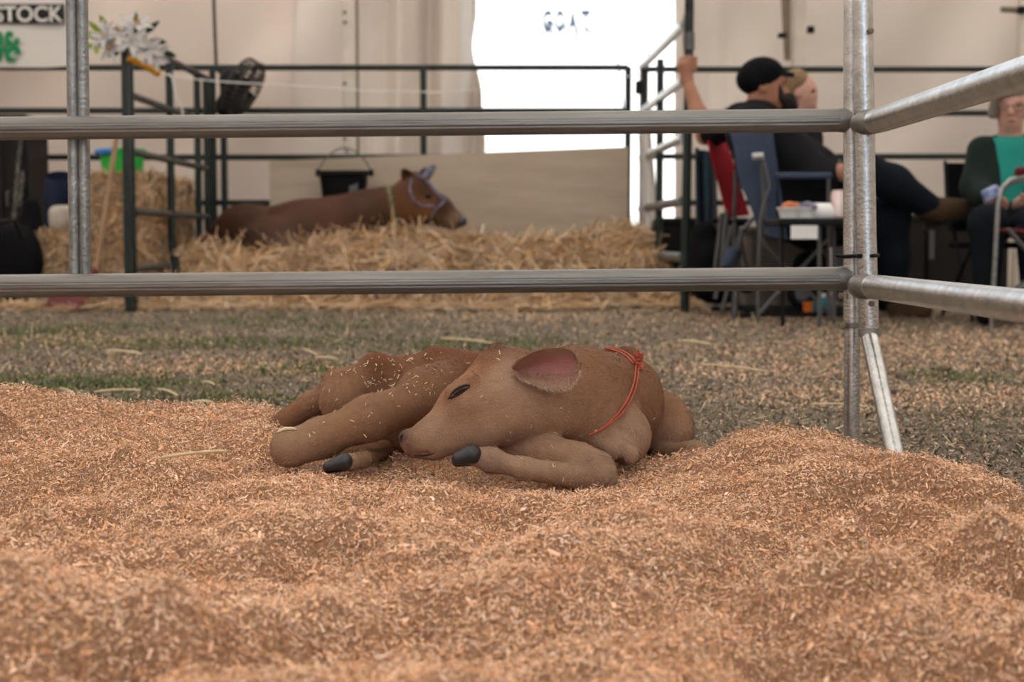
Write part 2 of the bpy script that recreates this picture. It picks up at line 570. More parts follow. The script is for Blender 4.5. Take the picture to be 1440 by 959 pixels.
M['eye'] = mat('dark_eye', (0.006, 0.004, 0.004), 0.4, var=0.1, spec=0.2)
M['lid'] = mat('dark_eyelid', (0.030, 0.017, 0.012), 0.6, var=0.2)
M['cow'] = mat('red_brown_cow_coat', (1, 1, 1), 0.5, color2=(0.72, 0.68, 0.66), scale=5.0, attr='coat', spec=0.12)
M['muzzle'] = mat('wet_dark_muzzle', (0.035, 0.032, 0.036), 0.3, var=0.3, spec=0.5)
M['halter'] = mat('blue_white_halter', (0.24, 0.23, 0.30), 0.8, color2=(0.06, 0.055, 0.12), scale=30.0)
M['chain'] = mat('chain_steel', (0.40, 0.38, 0.34), 0.4, 0.7, color2=(0.06, 0.055, 0.05), scale=18)
M['mesh_grille'] = mat('grey_wire', (0.06, 0.055, 0.05), 0.45, 0.4, var=0.2)
M['can'] = mat('pink_silver_can', (0.70, 0.40, 0.40), 0.35, 0.3, color2=(0.78, 0.74, 0.72), scale=20.0)
M['food'] = mat('mixed_snack', (0.60, 0.28, 0.08), 0.7, color2=(0.42, 0.03, 0.05), scale=30.0)
M['lens'] = mat('spectacle_frame', (0.10, 0.08, 0.07), 0.4, var=0.1)
M['teal_plastic'] = mat('teal_plastic', (0.02, 0.20, 0.26), 0.5, var=0.2)
M['sack'] = mat('pale_feed_sack', (0.55, 0.50, 0.44), 0.7, color2=(0.32, 0.27, 0.22), scale=9.0)
# ================================================================== the setting
def grid_mesh(name, x0, x1, y0, y1, nx, ny, hf, keep=None):
    xs = np.linspace(x0, x1, nx + 1); ys = np.linspace(y0, y1, ny + 1)
    X, Y = np.meshgrid(xs, ys, indexing='ij')
    Z = hf(X, Y)
    V = np.stack([X, Y, Z], -1).reshape(-1, 3)
    i, j = np.meshgrid(np.arange(nx), np.arange(ny), indexing='ij')
    b = (i * (ny + 1) + j).ravel()
    Q = np.stack([b, b + ny + 1, b + ny + 2, b + 1], 1)
    if keep is not None:
        k = keep(X, Y).reshape(-1)
        Q = Q[k[Q].any(axis=1)]
    return mesh_np(name, V, Q, smooth=True)


def ground_h(x, y):
    return 0.012 * fbm(x * 1.3, y * 1.3, 3, 3) + 0.006 * fbm(x * 9, y * 9, 8, 2) - 0.004


def floor_h(x, y):
    d = np.maximum(np.maximum(np.abs(x) - 6, np.abs(y - 5) - 6.5), 0)
    return np.where(d > 0, -0.004, ground_h(x, y))


me = grid_mesh('floor', -9, 9, -4, 13, 200, 190, ground_h)
floor = struct(link('floor', me, M['dirt']))
me = grid_mesh('floor_outside', -40, 40, 12.9, 60, 4, 4, lambda x, y: 0 * x - 0.006)
struct(link('floor_outside', me, M['dirt']))

TW = 10.55   # depth of the tent's back wall


def wall_sheet(name, X0, X1, z0, z1, nx, nz, yf, xf=None, m='fabric'):
    mb = MB()
    def fn(u, v):
        z = z0 + (z1 - z0) * v
        x = X0 + (X1 - X0) * u
        if xf: x = xf(u, v, x, z)
        return (x, yf(x, z, u, v), z)
    mb.sheet(fn, nx, nz, 0.004)
    return struct(mb.build(name, M[m]))


def yf_left(x, z, u, v):
    y = TW + 0.05 * math.sin(x * 2.3 + z * 1.6) + 0.028 * math.sin(x * 5.1 - z * 4.2 + 1.0) + .012 * math.sin(x * 9 - z * 7)
    c = max(0.0, min(1.0, (x + 1.05) / 0.4))      # gathered curtain beside the opening
    y += c * (0.15 * math.sin(x * 17.0 + 0.4 * math.sin(z * 2)) + 0.04 * math.sin(x * 39.0))
    return y


def xf_left(u, v, x, z):
    e = max(0.0, (u - 0.55) / 0.45)
    return x + e * (0.09 * max(0, 1.6 - z) - 0.01 + 0.025 * math.sin(z * 5.4 + 0.6) + 0.012 * math.sin(z * 13.0))


wall_sheet('wall_back_left', -6.2, at(415, 0, TW)[0], 0.0, 3.3, 110, 40, lambda x, z, u, v: yf_left(x, z, u, v) - .012, m='fabric_peach')
wall_sheet('wall_back', at(410, 0, TW)[0], -0.25, 0.0, 3.3, 120, 40, yf_left, xf_left)


def yf_right(x, z, u, v):
    y = TW + 0.05 * math.sin(x * 2.0 + z * 2.2) + 0.035 * math.sin(x * 4.4 - z * 3.4 + 0.7) + .012 * math.sin(x * 8 - z * 6)
    c = max(0.0, 1 - (x - 1.18) / 0.55)
    y += c * 0.07 * math.sin(x * 24.0 + 0.4 * math.sin(z * 1.7))
    return y


wall_sheet('wall_back_right', 1.19, 6.2, 0.0, 3.3, 130, 40, yf_right)

# roof, a shallow gable of translucent fabric, and the long sides
mb = MB()
mb.sheet(lambda u, v: (-6.4 + 12.8 * u, -5.0 + 15.75 * v, 3.25 + 1.3 * (1 - abs(2 * u - 1)) + 0.03 * math.sin(v * 40)), 32, 40, 0.004)
struct(mb.build('ceiling', M['roof']))
for s, nm in ((-1, 'wall_left'), (1, 'wall_right')):
    mb = MB()
    mb.sheet(lambda u, v: (s * 6.2 + 0.04 * math.sin(u * 50), -5.0 + 15.6 * u, 3.3 * v), 60, 8, 0.004)
    struct(mb.build(nm, M['fabric']))

# unseen fabric added behind the viewer to cut frontal light, with a wide gap
for k, (xa, xb) in enumerate(((-6.2, -1.3), (2.6, 6.2))):
    mb = MB()
    mb.sheet(lambda u, v: (xa + (xb - xa) * u, -4.95 + 0.05 * math.sin(u * 30), 3.3 * v), 30, 6, 0.004)
    struct(mb.build('front_light_block' if k == 0 else 'front_light_block_right', M['fabric']))

# tent uprights
def upright(px0, px1, label):
    a = at(px0, 100, TW - 0.22); b = at(px1, 100, TW - 0.22)
    t = thing('tent_pole', label, 'pole', ((a[0] + b[0]) / 2, TW - 0.22, 0))
    MB().box(((a[0] + b[0]) / 2, TW - 0.22, 1.65), (b[0] - a[0], 0.09, 3.3), bev=0.008).build('post', M['cream_paint'], t)
    return t, (a[0] + b[0]) / 2


tp, xc = upright(482, 501, 'cream square tent upright above the black hanging bucket')
for pz in (17, 31, 117, 195):
    MB().lathe([(0.011, 0), (0.011, 0.012), (0.005, 0.016)], (at(491, pz, TW)[0], TW - 0.265, at(491, pz, TW - .265)[2]), 8, rotm((1, 0, 0), (0, -1, 0))).build('bolt', M['grey_metal'], tp)
MB().tube([(at(504, 0, TW)[0], TW - 0.20, 0.0), (at(504, 0, TW)[0], TW - 0.20, 3.3)], 0.02, 8).build('shadow_strip', M['webbing'], tp)  # brown tube standing in for the shadow along the upright's right side
tp2, xc2 = upright(1113, 1131, 'pale tent upright hung with dark straps behind the man in the cap')
st = MB()
for k, (x0, x1) in enumerate(((1103, 1106), (1107, 1109))):
    st.tube([at(x0, -30, TW - .3), at(x0 + 1, 30, TW - .32), at(x1, 85, TW - .3)], [0.03, 0.022, 0.016], 6)
st.build('strap', M['webbing'], tp2)
MB().box(at(1100, 50, TW - .32), (0.06, 0.05, 0.035), bev=.006).build('buckle', M['black'], tp2)
MB().box(at(1140, 42, TW - .2), (0.05, 0.04, 0.05), bev=.006).build('hook', M['black'], tp2)
tp3, xc3 = upright(1430, 1442, 'pale tent upright at the far right above the woman in teal')
MB().box(at(1436, 14, TW - .3), (0.07, 0.06, 0.05), bev=.01).build('buckle', M['black'], tp3)
MB().tube([at(1408, 13, TW - .3), at(1432, 14, TW - .3)], 0.022, 8).build('strap', M['webbing'], tp3)

# guy lines and thin rods seen against the opening
tag(MB().tube([at(852, -40, TW - .35), at(868, 75, TW - .35), at(881, 190, TW - .35)], 0.007, 6).build('guy_rope', M['black']),
    'thin dark slanting guy rope crossing the bright opening', 'rope')
tag(MB().tube([at(911, -40, TW - .3), at(911, 100, TW - .3)], 0.008, 6).build('guy_rope', M['black']),
    'thin dark upright line at the right of the bright opening', 'rope')

# the goat barn outside, in full daylight
YG = 17.0
gb = thing('goat_tent', 'sunlit white tent with GOAT lettering outside the opening', 'tent', (1, YG, 0))
mb = MB()
mb.sheet(lambda u, v: (-4 + 11 * u, YG + 0.05 * math.sin(u * 30), 3.6 * v), 60, 4, 0.01)
mb.build('wall_panel', M['white_tent'], gb)
MB().sheet(lambda u, v: (-4.3 + 11.6 * u, YG + 0.07 + 4 * v, 3.55 + 1.6 * v), 4, 4, 0.01).build('roof_panel', M['white_tent'], gb)
# letters, condensed capitals
LX = {'G': 763, 'O': 781, 'A': 799, 'T': 817}
for ch, x0 in LX.items():
    p0 = at(x0, 14, YG - .09); p1 = at(x0 + 13, 45, YG - .09)
    me = text_mesh(ch, abs(p0[2] - p1[2]), 0.05)
    V = np.array([v.co[:] for v in me.vertices]); w = V[:, 0].max() - V[:, 0].min()
    V[:, 0] *= (p1[0] - p0[0]) / w
    me.vertices.foreach_set('co', V.astype(np.float32).ravel()); me.update()
    o = link('letter', me, M['ink_blue'], gb)
    o.location = ((p0[0] + p1[0]) / 2, YG - .09, (p0[2] + p1[2]) / 2)
# ================================================================== galvanised pen in the foreground
FY = 2.65
GROOVE = np.ones(56)
for k_, d_ in ((12, .05), (14, .03), (17, .06), (20, .04)):
    GROOVE[k_] -= d_


def rail_pts(a, b, n=9):
    a = np.array(a); b = np.array(b)
    return [a + (b - a) * i / (n - 1) for i in range(n)]


RR = 0.0215
fp = thing('livestock_panel', 'weathered galvanised fence panel with two long rails right behind the sleeping calf', 'fence', atz(1198, 628, 0))
for (yl, yr) in ((181, 169), (402.5, 391.5)):
    l = at(-260, yl + 2.2, FY); r = at(1192, yr, FY)
    MB().tube(rail_pts(l, r), RR, 56, prof=GROOVE, up=(0, 0, 1)).build('rail', M['galv_old'], fp)
# middle upright, a folded channel of two ridges standing behind the rails
a = at(104.5, -300, FY + 0.047); b = at(113, 386, FY + 0.047)
mb = MB()
for dx in (-.0098, .0098):
    mb.tube([p + np.array([dx, 0, 0]) for p in rail_pts(a, b)], 0.0112, 28)
mb.box((a + b) / 2 + np.array([0, .004, 0]), (.02, .010, np.linalg.norm(a - b)), rotm((1, 0, 0), b - a))
mb.build('upright', M['galv_mid'], fp)
# end upright with sleeve, foot tube and weld collars
a = at(1198.5, -320, FY); b = at(1198.5, 459, FY); c = at(1197.5, 640, FY)
MB().tube(rail_pts(a, b), 0.0165, 28).build('upright', M['galv'], fp)
MB().tube(rail_pts(b, c + np.array([0, 0, -.06])), 0.0145, 28).build('foot', M['galv'], fp)
MB().tube([at(1198.5, 453, FY), at(1198.5, 461, FY)], 0.0176, 28).build('sleeve', M['galv_old'], fp)
for yy in (169, 391.5):
    MB().tube([at(1178, yy, FY), at(1188, yy, FY), at(1196, yy, FY)], [0.0217, 0.0232, 0.0205], 28).build('weld', M['galv_old'], fp)
for (bx, by) in ((1184.5, 416), (1187, 459)):
    MB().lathe([(0.006, 0), (0.006, 0.006), (0.003, 0.008)], at(bx, by, FY - .012), 8, rotm((0, 0, 1), (-1, -.5, 0))).build('bolt', M['webbing'], fp)

sp = thing('livestock_panel', 'shiny galvanised fence panel running toward the viewer at the right', 'fence', atz(1262, 662, 0))
XR = 0.641
for (zz, bend) in ((0.611, 0), (0.317, 0)):
    x_c = XR
    pts = [np.array([at(1215, 0, 2.6)[0], 2.585, zz]), np.array([XR + .004, 2.56, zz]), np.array([XR + .008, 2.5, zz])] + [np.array([XR + 0.008, 2.5 - 0.27 * i, zz]) for i in range(1, 10)]
    MB().tube(pts, 0.0218, 40, up=(0, 0, 1)).build('rail', M['galv'], sp)
a = at(1209, -330, 2.585); b = at(1216, 200, 2.585); c = at(1222, 471, 2.585); d = at(1264, 662, 2.33)
MB().tube([a, at(1211, -100, 2.585), b, at(1218, 330, 2.585), c], 0.0182, 28).build('upright', M['galv'], sp)
MB().tube([at(1222, 463, 2.585), at(1222, 473, 2.583)], 0.0196, 28).build('sleeve', M['galv_old'], sp)
MB().tube(rail_pts(at(1222, 470, 2.583), d + np.array([.004, -.01, -.03]), 6), 0.0155, 28).build('foot', M['galv'], sp)
for (bx, by) in ((1225, 427), (1224, 44)):
    MB().lathe([(0.0055, 0), (0.0055, 0.006), (0.003, 0.008)], at(bx, by, 2.568), 8, rotm((1, 0, 0), (.5, -1, 0))).build('bolt', M['webbing'], sp)
for zz in (0.611, 0.317):
    MB().tube([(at(1214, 0, 2.6)[0], 2.60, zz), (at(1215, 0, 2.6)[0], 2.572, zz), (XR + .004, 2.552, zz)], [0.0205, 0.0232, 0.0218], 28).build('weld', M['galv_old'], sp)

# zip tie around both uprights
zt = thing('zip_tie', 'black plastic zip tie binding the two galvanised corner uprights', 'zip tie', at(1206, 360, 2.6))
c0 = at(1198.5, 360, FY); c1 = at(1218.5, 360, 2.585)
ring = []
for k in range(28):
    t = 2 * math.pi * k / 28
    ct = c0 if math.cos(t) < 0 else c1
    ring.append(ct + np.array([math.cos(t) * 0.0205, math.sin(t) * 0.0205, 0.0015 * math.cos(t)]))
MB().tube(ring, 0.0033, 8, closed=True).build('band', M['black'], zt)
MB().tube([at(1200, 360, 2.61), at(1187, 361, 2.60), at(1175, 359, 2.60)], [0.0035, 0.0035, 0.003], 8).build('tail', M['black'], zt)
MB().box(at(1206, 360, 2.585) + np.array([0, -.012, 0]), (0.009, 0.007, 0.008), bev=.001).build('head', M['black'], zt)

# ================================================================== dark green pens at the back
def panel_side(name_label, X0, Y0, X1, Y1, zs, ups, r=0.021, m='green_pipe', mr=None):
    t = thing('pen_panel', name_label, 'fence', (X0, Y0, 0))
    for z in zs:
        MB().tube([(X0, Y0, z), (X1, Y1, z)], r, 14).build('rail', M[mr or m], t)
    for (u, z0, z1) in ups:
        x = X0 + (X1 - X0) * u; y = Y0 + (Y1 - Y0) * u
        MB().tube([(x, y, z0), (x, y, z1)], r * 1.12, 14).build('upright', M[m], t)
    return t


def zy(py, Y): return at(720, py, Y)[2]


# left side of the cow's stall: rails run away from the viewer
gl = panel_side('dark green pipe gate running back beside the straw bales', -2.13, 8.0, -2.11, 9.9,
                [zy(55, 8), zy(133, 8), zy(213, 8), zy(297, 8), zy(378, 8)], [(0, 0.0, zy(62, 8)), (0.47, 0.12, zy(50, 8)), (0.86, 0.0, zy(53, 8)), (1, 0, zy(53, 8))], mr='worn_green')
# tall flat post in front of it, where the flowers stand
x0 = at(185, 430, 7.95)
tag(MB().tube([(x0[0] - .01, 7.93, 0), (at(176, 70, 7.93)[0], 7.93, zy(64, 7.93))], 0.027, 4, up=(1, 1, 0)).build('gate_post', M['green_pipe']),
    'dark green square gate post below the white flowers', 'post')
tag(MB().tube([(at(203, 0, 7.97)[0], 8.6, 0), (at(203, 0, 7.97)[0], 8.6, zy(360, 8.6))], 0.024, 8).build('short_post', M['green_pipe']), 'short dark post stub beside the straw bale foot', 'post')
# back fence
YB = 10.0
panel_side('dark green back fence panel behind the resting cow', at(0, 0, YB)[0] - 1.6, YB, at(884, 0, YB)[0], YB,
           [zy(95, YB), zy(155.5, YB), zy(221, YB), zy(285, YB)],
           [(1, 0, zy(94, YB)), ((at(595, 0, YB)[0] - at(0, 0, YB)[0] + 1.6) / (at(884, 0, YB)[0] - at(0, 0, YB)[0] + 1.6), 0, zy(95, YB)),
            ((at(312, 0, YB)[0] - at(0, 0, YB)[0] + 1.6) / (at(884, 0, YB)[0] - at(0, 0, YB)[0] + 1.6), 0, zy(95, YB)),
            ((at(297, 0, YB)[0] - at(0, 0, YB)[0] + 1.6) / (at(884, 0, YB)[0] - at(0, 0, YB)[0] + 1.6), 0, zy(92, YB))])
panel_side('dark green fence panel along the tent wall behind the seated people', at(908, 0, YB)[0], YB, at(1440, 0, YB)[0] + 1.4, YB,
           [zy(97.5, YB), zy(159, YB), zy(220, YB), zy(285, YB)], [(0, 0, zy(95, YB)), (0.98, 0, zy(97, YB))])
# right side of the stall, upper rails in a paler colour than the lower
gr = thing('pen_panel', 'pipe gate with pale upper rails at the right of the stall', 'fence', (0.95, 8, 0))
XA, XB = at(962, 0, 8.0)[0], at(903, 0, 9.95)[0]
for i, z in enumerate((zy(35, 8), zy(113, 8), zy(194, 8), zy(283, 8), zy(362, 8))):
    MB().tube([(XA, 8.0, z), (XB, 9.95, z)], 0.027, 14).build('rail', M['silver_paint' if i < 3 else 'galv_old'], gr)
for (u, z1, m) in ((0.5, zy(72, 8.6), 'green_pipe'), (0.97, zy(90, 9.9), 'silver_paint'), (0.93, zy(95, 9.8), 'green_pipe')):
    x = XA + (XB - XA) * u; y = 8 + 1.95 * u
    MB().tube([(x, y, 0), (x, y, z1)], 0.024, 14).build('upright', M[m], gr)
MB().box((XB - .04, 9.7, zy(123, 9.7)), (0.05, 0.05, 0.09), bev=.006).build('latch', M['black'], gr)
PX, PY = at(966.5, 0, 7.95)[0], 7.95
gp = thing('gate_post', 'tall dark green pipe post gripped by the man', 'post', (PX, PY, 0))
MB().tube([(PX, PY, 0), (PX + .01, PY, 1.2), (PX + .012, PY, 2.25)], 0.026, 16).build('pipe', M['green_pipe'], gp)
MB().tube([(PX + .012, PY, zy(70, PY)), (PX + .012, PY, zy(46, PY))], 0.031, 16).build('sleeve', M['grey_metal'], gp)
MB().tube([at(962, 22, PY - .03), at(961, 60, PY - .03), at(963, 77, PY - .03), at(967, 80, PY - .03), at(970, 76, PY - .03)], 0.005, 8).build('chain', M['chain'], gp)
MB().box((PX + .012, PY, zy(10, PY)), (0.04, .05, .06), bev=.006).build('hinge', M['black'], gp)
# thin black rod above the left corner of the stall
tag(MB().tube([at(299, -40, 10.1), at(304, 92, 10.1)], 0.012, 8).build('rod', M['green_pipe']), 'thin dark rod rising above the fence beside the fan', 'rod')

# plywood board behind the cow
a = at(378, 226, 9.88); b = at(884, 206, 9.88); zt_ = lambda x: a[2] + (b[2] - a[2]) * (x - a[0]) / (b[0] - a[0])
mb = MB()
mb.sheet(lambda u, v: (a[0] + (b[0] - a[0]) * u, 9.9 + 0.008 * math.sin(u * 9), 0.02 + (zt_(a[0] + (b[0] - a[0]) * u) - 0.02) * v), 24, 6, 0.018)
bd = tag(mb.build('plywood_board', M['ply']), 'weathered tan plywood board standing behind the cow', 'board')
# pale torn plastic sheet hanging at the gate, bright strip of opening beside it
p = at(902, 190, 9.6)
mb = MB()
mb.sheet(lambda u, v: at(898 + 16 * u + (1 - v) * 10 * (0.5 + u), 350 - 160 * v - 20 * u * v, 9.55 + 0.03 * math.sin(u * 9)), 8, 12, 0.003)
tag(mb.build('tarp_strip', M['banner']), 'pale hanging tarp strip at the end of the plywood board', 'tarp')
# ================================================================== the sleeping calf
def C(px, py, Y): return at(px, py, Y)


def cc(x0, y0, Y0, r0, x1, y1, Y1, r1, k=None):
    return cap(at(x0, y0, Y0), r0 * Y0 / F_PX, at(x1, y1, Y1), r1 * Y1 / F_PX, k)


def ce(x, y, Y, rx, ry, rz, ang=0.0, k=None, op=1):
    """ellipsoid, radii in pixels at its depth (x, up, depth); ang turns it in the picture plane"""
    s = Y / F_PX
    c, sn = math.cos(math.radians(ang)), math.sin(math.radians(ang))
    R = np.array([[c, 0, -sn], [0, 1, 0], [sn, 0, c]])
    return ell(at(x, y, Y), (rx * s, rz * s, ry * s), R, k, op)


KC = 0.026
calf_prims = [
    # trunk
    cc(500, 570, 2.44, 48, 640, 562, 2.50, 62), cc(640, 562, 2.50, 62, 835, 588, 2.46, 72),
    cc(505, 554, 2.39, 28, 565, 552, 2.39, 36, .02), cc(600, 550, 2.29, 34, 636, 536, 2.42, 36, .035),
    ce(640, 600, 2.46, 130, 55, 80),
    # rump: pin bones, hip, spine
    cc(470, 537, 2.35, 18, 496, 538, 2.38, 18, .016), ce(481, 562, 2.345, 32, 36, 45, 0, .016),
    cc(526, 512, 2.37, 15, 560, 530, 2.40, 26, .022), cc(502, 540, 2.37, 22, 530, 522, 2.38, 20, .025), cc(560, 524, 2.42, 20, 614, 510, 2.44, 17, .03),
    cc(614, 510, 2.44, 17, 690, 530, 2.46, 36),
    # near thigh, gaskin and hock
    ce(590, 566, 2.29, 40, 36, 48, 20, .035), cc(590, 563, 2.25, 30, 520, 588, 2.17, 30, .03), cc(520, 588, 2.17, 30, 452, 616, 2.15, 25, .02),
    cc(452, 616, 2.15, 26, 414, 629, 2.14, 27, .02), ce(400, 630, 2.14, 18, 22, 22, 0, .02),
    # folded shank under the thigh and the pastern in front
    cc(420, 640, 2.26, 12, 540, 632, 2.33, 12, .008), cc(540, 632, 2.33, 12, 512, 645, 2.14, 11, .008), cc(512, 647, 2.14, 11, 492, 650, 2.10, 13, .008),
    # chest, withers, shoulder and brisket
    ce(858, 580, 2.40, 62, 66, 95), cc(880, 509, 2.40, 22, 830, 528, 2.45, 34), ce(920, 596, 2.41, 50, 50, 60, -40, .010),
    ce(948, 606, 2.38, 27, 36, 44, 0, .02), ce(880, 612, 2.20, 36, 42, 40, 0, .016),
    cc(820, 606, 2.15, 12, 860, 634, 2.14, 11, .016), cc(846, 600, 2.15, 12, 886, 640, 2.15, 12, .014),
    # far foreleg knee at the right
    cc(930, 640, 2.34, 14, 975, 636, 2.27, 17, .01), ce(982, 638, 2.27, 16, 16, 18, 0, .01),
    # neck
    cc(868, 562, 2.33, 66, 815, 552, 2.21, 62), cc(815, 552, 2.21, 62, 745, 556, 2.14, 58),
    cc(830, 575, 2.18, 40, 760, 570, 2.12, 45),
    # head
    ce(716, 540, 2.13, 52, 50, 46, 0), cc(700, 540, 2.12, 46, 655, 574, 2.085, 36, .02), cc(655, 574, 2.085, 36, 607, 613, 2.065, 23, .02),
    cc(607, 613, 2.065, 22, 584, 621, 2.065, 17, .02),
    cc(724, 576, 2.11, 48, 668, 604, 2.08, 32, .02), cc(668, 603, 2.08, 30, 612, 630, 2.062, 14, .015), cc(612, 630, 2.062, 14, 580, 635, 2.064, 9, .012),
    ce(572, 618, 2.068, 11, 14, 16, 25, .010), ce(698, 497, 2.14, 17, 12, 20, 0, .015),
    # brow, lid folds and cheek bone
    cc(634, 551, 2.055, 8, 660, 533, 2.062, 11, .014), cc(652, 566, 2.055, 8, 690, 560, 2.075, 10, .03),
    cc(718, 522, 2.095, 18, 730, 520, 2.095, 14, .014),
    # mouth line and nostril hollows
    ce(590, 639, 2.045, 20, 1.8, 9, 12, .004, -1), ce(564, 617, 2.050, 3.5, 5, 8, 30, .004, -1),
    # near foreleg: forearm, knee, shank folded back to the left
    cc(715, 628, 2.13, 26, 815, 648, 2.07, 27, .014), ce(838, 660, 2.045, 28, 28, 25, -30, .016), ce(847, 673, 2.03, 21, 17, 20, 0, .014),
    cc(825, 672, 2.035, 19, 738, 659, 2.02, 15, .012), cc(738, 659, 2.02, 15, 700, 650, 2.02, 15, .012), ce(690, 647, 2.02, 18, 17, 15, 0, .012),
    cc(688, 645, 2.02, 15, 668, 642, 2.02, 14, .01),
]
tail_prims = [cc(458, 548, 2.39, 12, 436, 568, 2.41, 12), cc(436, 568, 2.41, 12, 408, 588, 2.40, 12), cc(408, 588, 2.40, 12, 390, 600, 2.38, 9), cc(390, 600, 2.38, 9, 378, 607, 2.36, 5)]
calf_prims += tail_prims

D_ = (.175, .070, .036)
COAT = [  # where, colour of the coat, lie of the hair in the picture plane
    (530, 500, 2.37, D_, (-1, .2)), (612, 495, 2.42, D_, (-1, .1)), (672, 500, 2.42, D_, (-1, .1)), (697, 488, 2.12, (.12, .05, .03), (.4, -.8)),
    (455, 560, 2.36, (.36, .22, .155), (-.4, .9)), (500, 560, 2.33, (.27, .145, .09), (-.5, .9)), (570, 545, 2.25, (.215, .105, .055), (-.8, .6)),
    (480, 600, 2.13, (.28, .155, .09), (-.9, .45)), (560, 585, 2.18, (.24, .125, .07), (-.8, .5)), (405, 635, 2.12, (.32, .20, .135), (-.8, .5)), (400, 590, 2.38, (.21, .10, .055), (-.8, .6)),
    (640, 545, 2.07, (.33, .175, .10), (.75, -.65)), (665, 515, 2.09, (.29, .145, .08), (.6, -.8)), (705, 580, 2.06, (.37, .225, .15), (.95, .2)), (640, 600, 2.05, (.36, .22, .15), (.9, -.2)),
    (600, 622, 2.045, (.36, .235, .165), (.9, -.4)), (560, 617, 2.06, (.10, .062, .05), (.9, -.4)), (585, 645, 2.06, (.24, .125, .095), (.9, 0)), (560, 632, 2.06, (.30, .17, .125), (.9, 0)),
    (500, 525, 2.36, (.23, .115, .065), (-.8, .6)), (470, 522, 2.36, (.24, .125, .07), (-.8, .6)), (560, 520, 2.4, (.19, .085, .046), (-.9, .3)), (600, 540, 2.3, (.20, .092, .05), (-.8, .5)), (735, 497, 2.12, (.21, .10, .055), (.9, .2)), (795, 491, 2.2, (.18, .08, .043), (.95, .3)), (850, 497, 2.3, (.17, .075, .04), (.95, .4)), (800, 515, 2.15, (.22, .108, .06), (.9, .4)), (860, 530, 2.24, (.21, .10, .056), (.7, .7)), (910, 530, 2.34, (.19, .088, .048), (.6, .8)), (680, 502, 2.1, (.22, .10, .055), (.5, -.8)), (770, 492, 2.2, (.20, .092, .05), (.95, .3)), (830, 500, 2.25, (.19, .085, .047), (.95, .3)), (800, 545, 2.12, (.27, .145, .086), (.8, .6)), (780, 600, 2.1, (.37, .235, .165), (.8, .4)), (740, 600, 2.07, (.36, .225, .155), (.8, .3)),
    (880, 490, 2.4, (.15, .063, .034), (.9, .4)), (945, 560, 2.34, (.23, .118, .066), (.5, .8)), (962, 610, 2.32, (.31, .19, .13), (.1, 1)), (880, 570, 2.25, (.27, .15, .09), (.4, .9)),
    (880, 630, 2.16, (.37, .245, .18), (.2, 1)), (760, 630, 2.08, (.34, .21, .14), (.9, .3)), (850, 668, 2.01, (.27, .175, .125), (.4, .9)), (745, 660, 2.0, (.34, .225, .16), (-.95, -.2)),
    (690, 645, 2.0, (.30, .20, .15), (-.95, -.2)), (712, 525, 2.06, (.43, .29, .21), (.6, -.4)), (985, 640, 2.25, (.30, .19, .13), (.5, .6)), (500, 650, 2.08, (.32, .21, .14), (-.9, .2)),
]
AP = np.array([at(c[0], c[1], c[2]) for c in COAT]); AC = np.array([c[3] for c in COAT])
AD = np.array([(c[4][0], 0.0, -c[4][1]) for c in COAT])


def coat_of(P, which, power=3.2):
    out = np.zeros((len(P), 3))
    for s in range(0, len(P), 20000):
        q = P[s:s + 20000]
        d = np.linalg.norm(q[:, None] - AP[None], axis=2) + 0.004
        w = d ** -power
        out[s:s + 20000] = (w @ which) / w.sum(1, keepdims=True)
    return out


def set_coat(me, cols):
    a = me.color_attributes.new('coat', 'FLOAT_COLOR', 'POINT')
    a.data.foreach_set('color', np.concatenate([cols, np.ones((len(cols), 1))], 1).astype(np.float32).ravel())


calf = thing('calf', 'small tan brown calf curled up asleep on the wood shavings', 'calf', (at(680, 650, 2.15)[0], 2.2, 0.04))
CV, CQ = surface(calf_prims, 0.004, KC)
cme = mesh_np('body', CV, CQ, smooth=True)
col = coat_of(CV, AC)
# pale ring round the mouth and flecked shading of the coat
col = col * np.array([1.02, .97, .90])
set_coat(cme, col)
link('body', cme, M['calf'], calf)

# short hair of the coat
T = np.concatenate([CQ[:, [0, 1, 2]], CQ[:, [0, 2, 3]]])
a_, b_, c_ = CV[T[:, 0]], CV[T[:, 1]], CV[T[:, 2]]
nrm = np.cross(b_ - a_, c_ - a_); ar = np.linalg.norm(nrm, axis=1)
n_h = 110000
ti = rng.choice(len(T), n_h, p=ar / ar.sum())
u = rng.random((n_h, 2)); fl = u.sum(1) > 1; u[fl] = 1 - u[fl]
HP = a_[ti] + (b_ - a_)[ti] * u[:, :1] + (c_ - a_)[ti] * u[:, 1:]
h = 1e-3
HN = np.stack([field(calf_prims, HP + np.eye(3)[i] * h, KC) - field(calf_prims, HP - np.eye(3)[i] * h, KC) for i in range(3)], -1)
HN /= (np.linalg.norm(HN, axis=1, keepdims=True) + 1e-9)
HD = coat_of(HP, AD, 3.0) + rng.normal(0, .14, (n_h, 3))
HD -= HN * (HD * HN).sum(1, keepdims=True); HD /= (np.linalg.norm(HD, axis=1, keepdims=True) + 1e-9)
HD = HD + HN * rng.uniform(.06, .30, n_h)[:, None]; HD /= np.linalg.norm(HD, axis=1, keepdims=True)
eye_c = march(calf_prims, KC, [646], [551])[0][0]
keep = (HP[:, 2] > 0.03) & (np.linalg.norm(HP - eye_c, axis=1) > .0165)
HP, HN, HD = HP[keep], HN[keep], HD[keep]
n_h = len(HP)
LnH = rng.uniform(.0042, .0092, n_h)
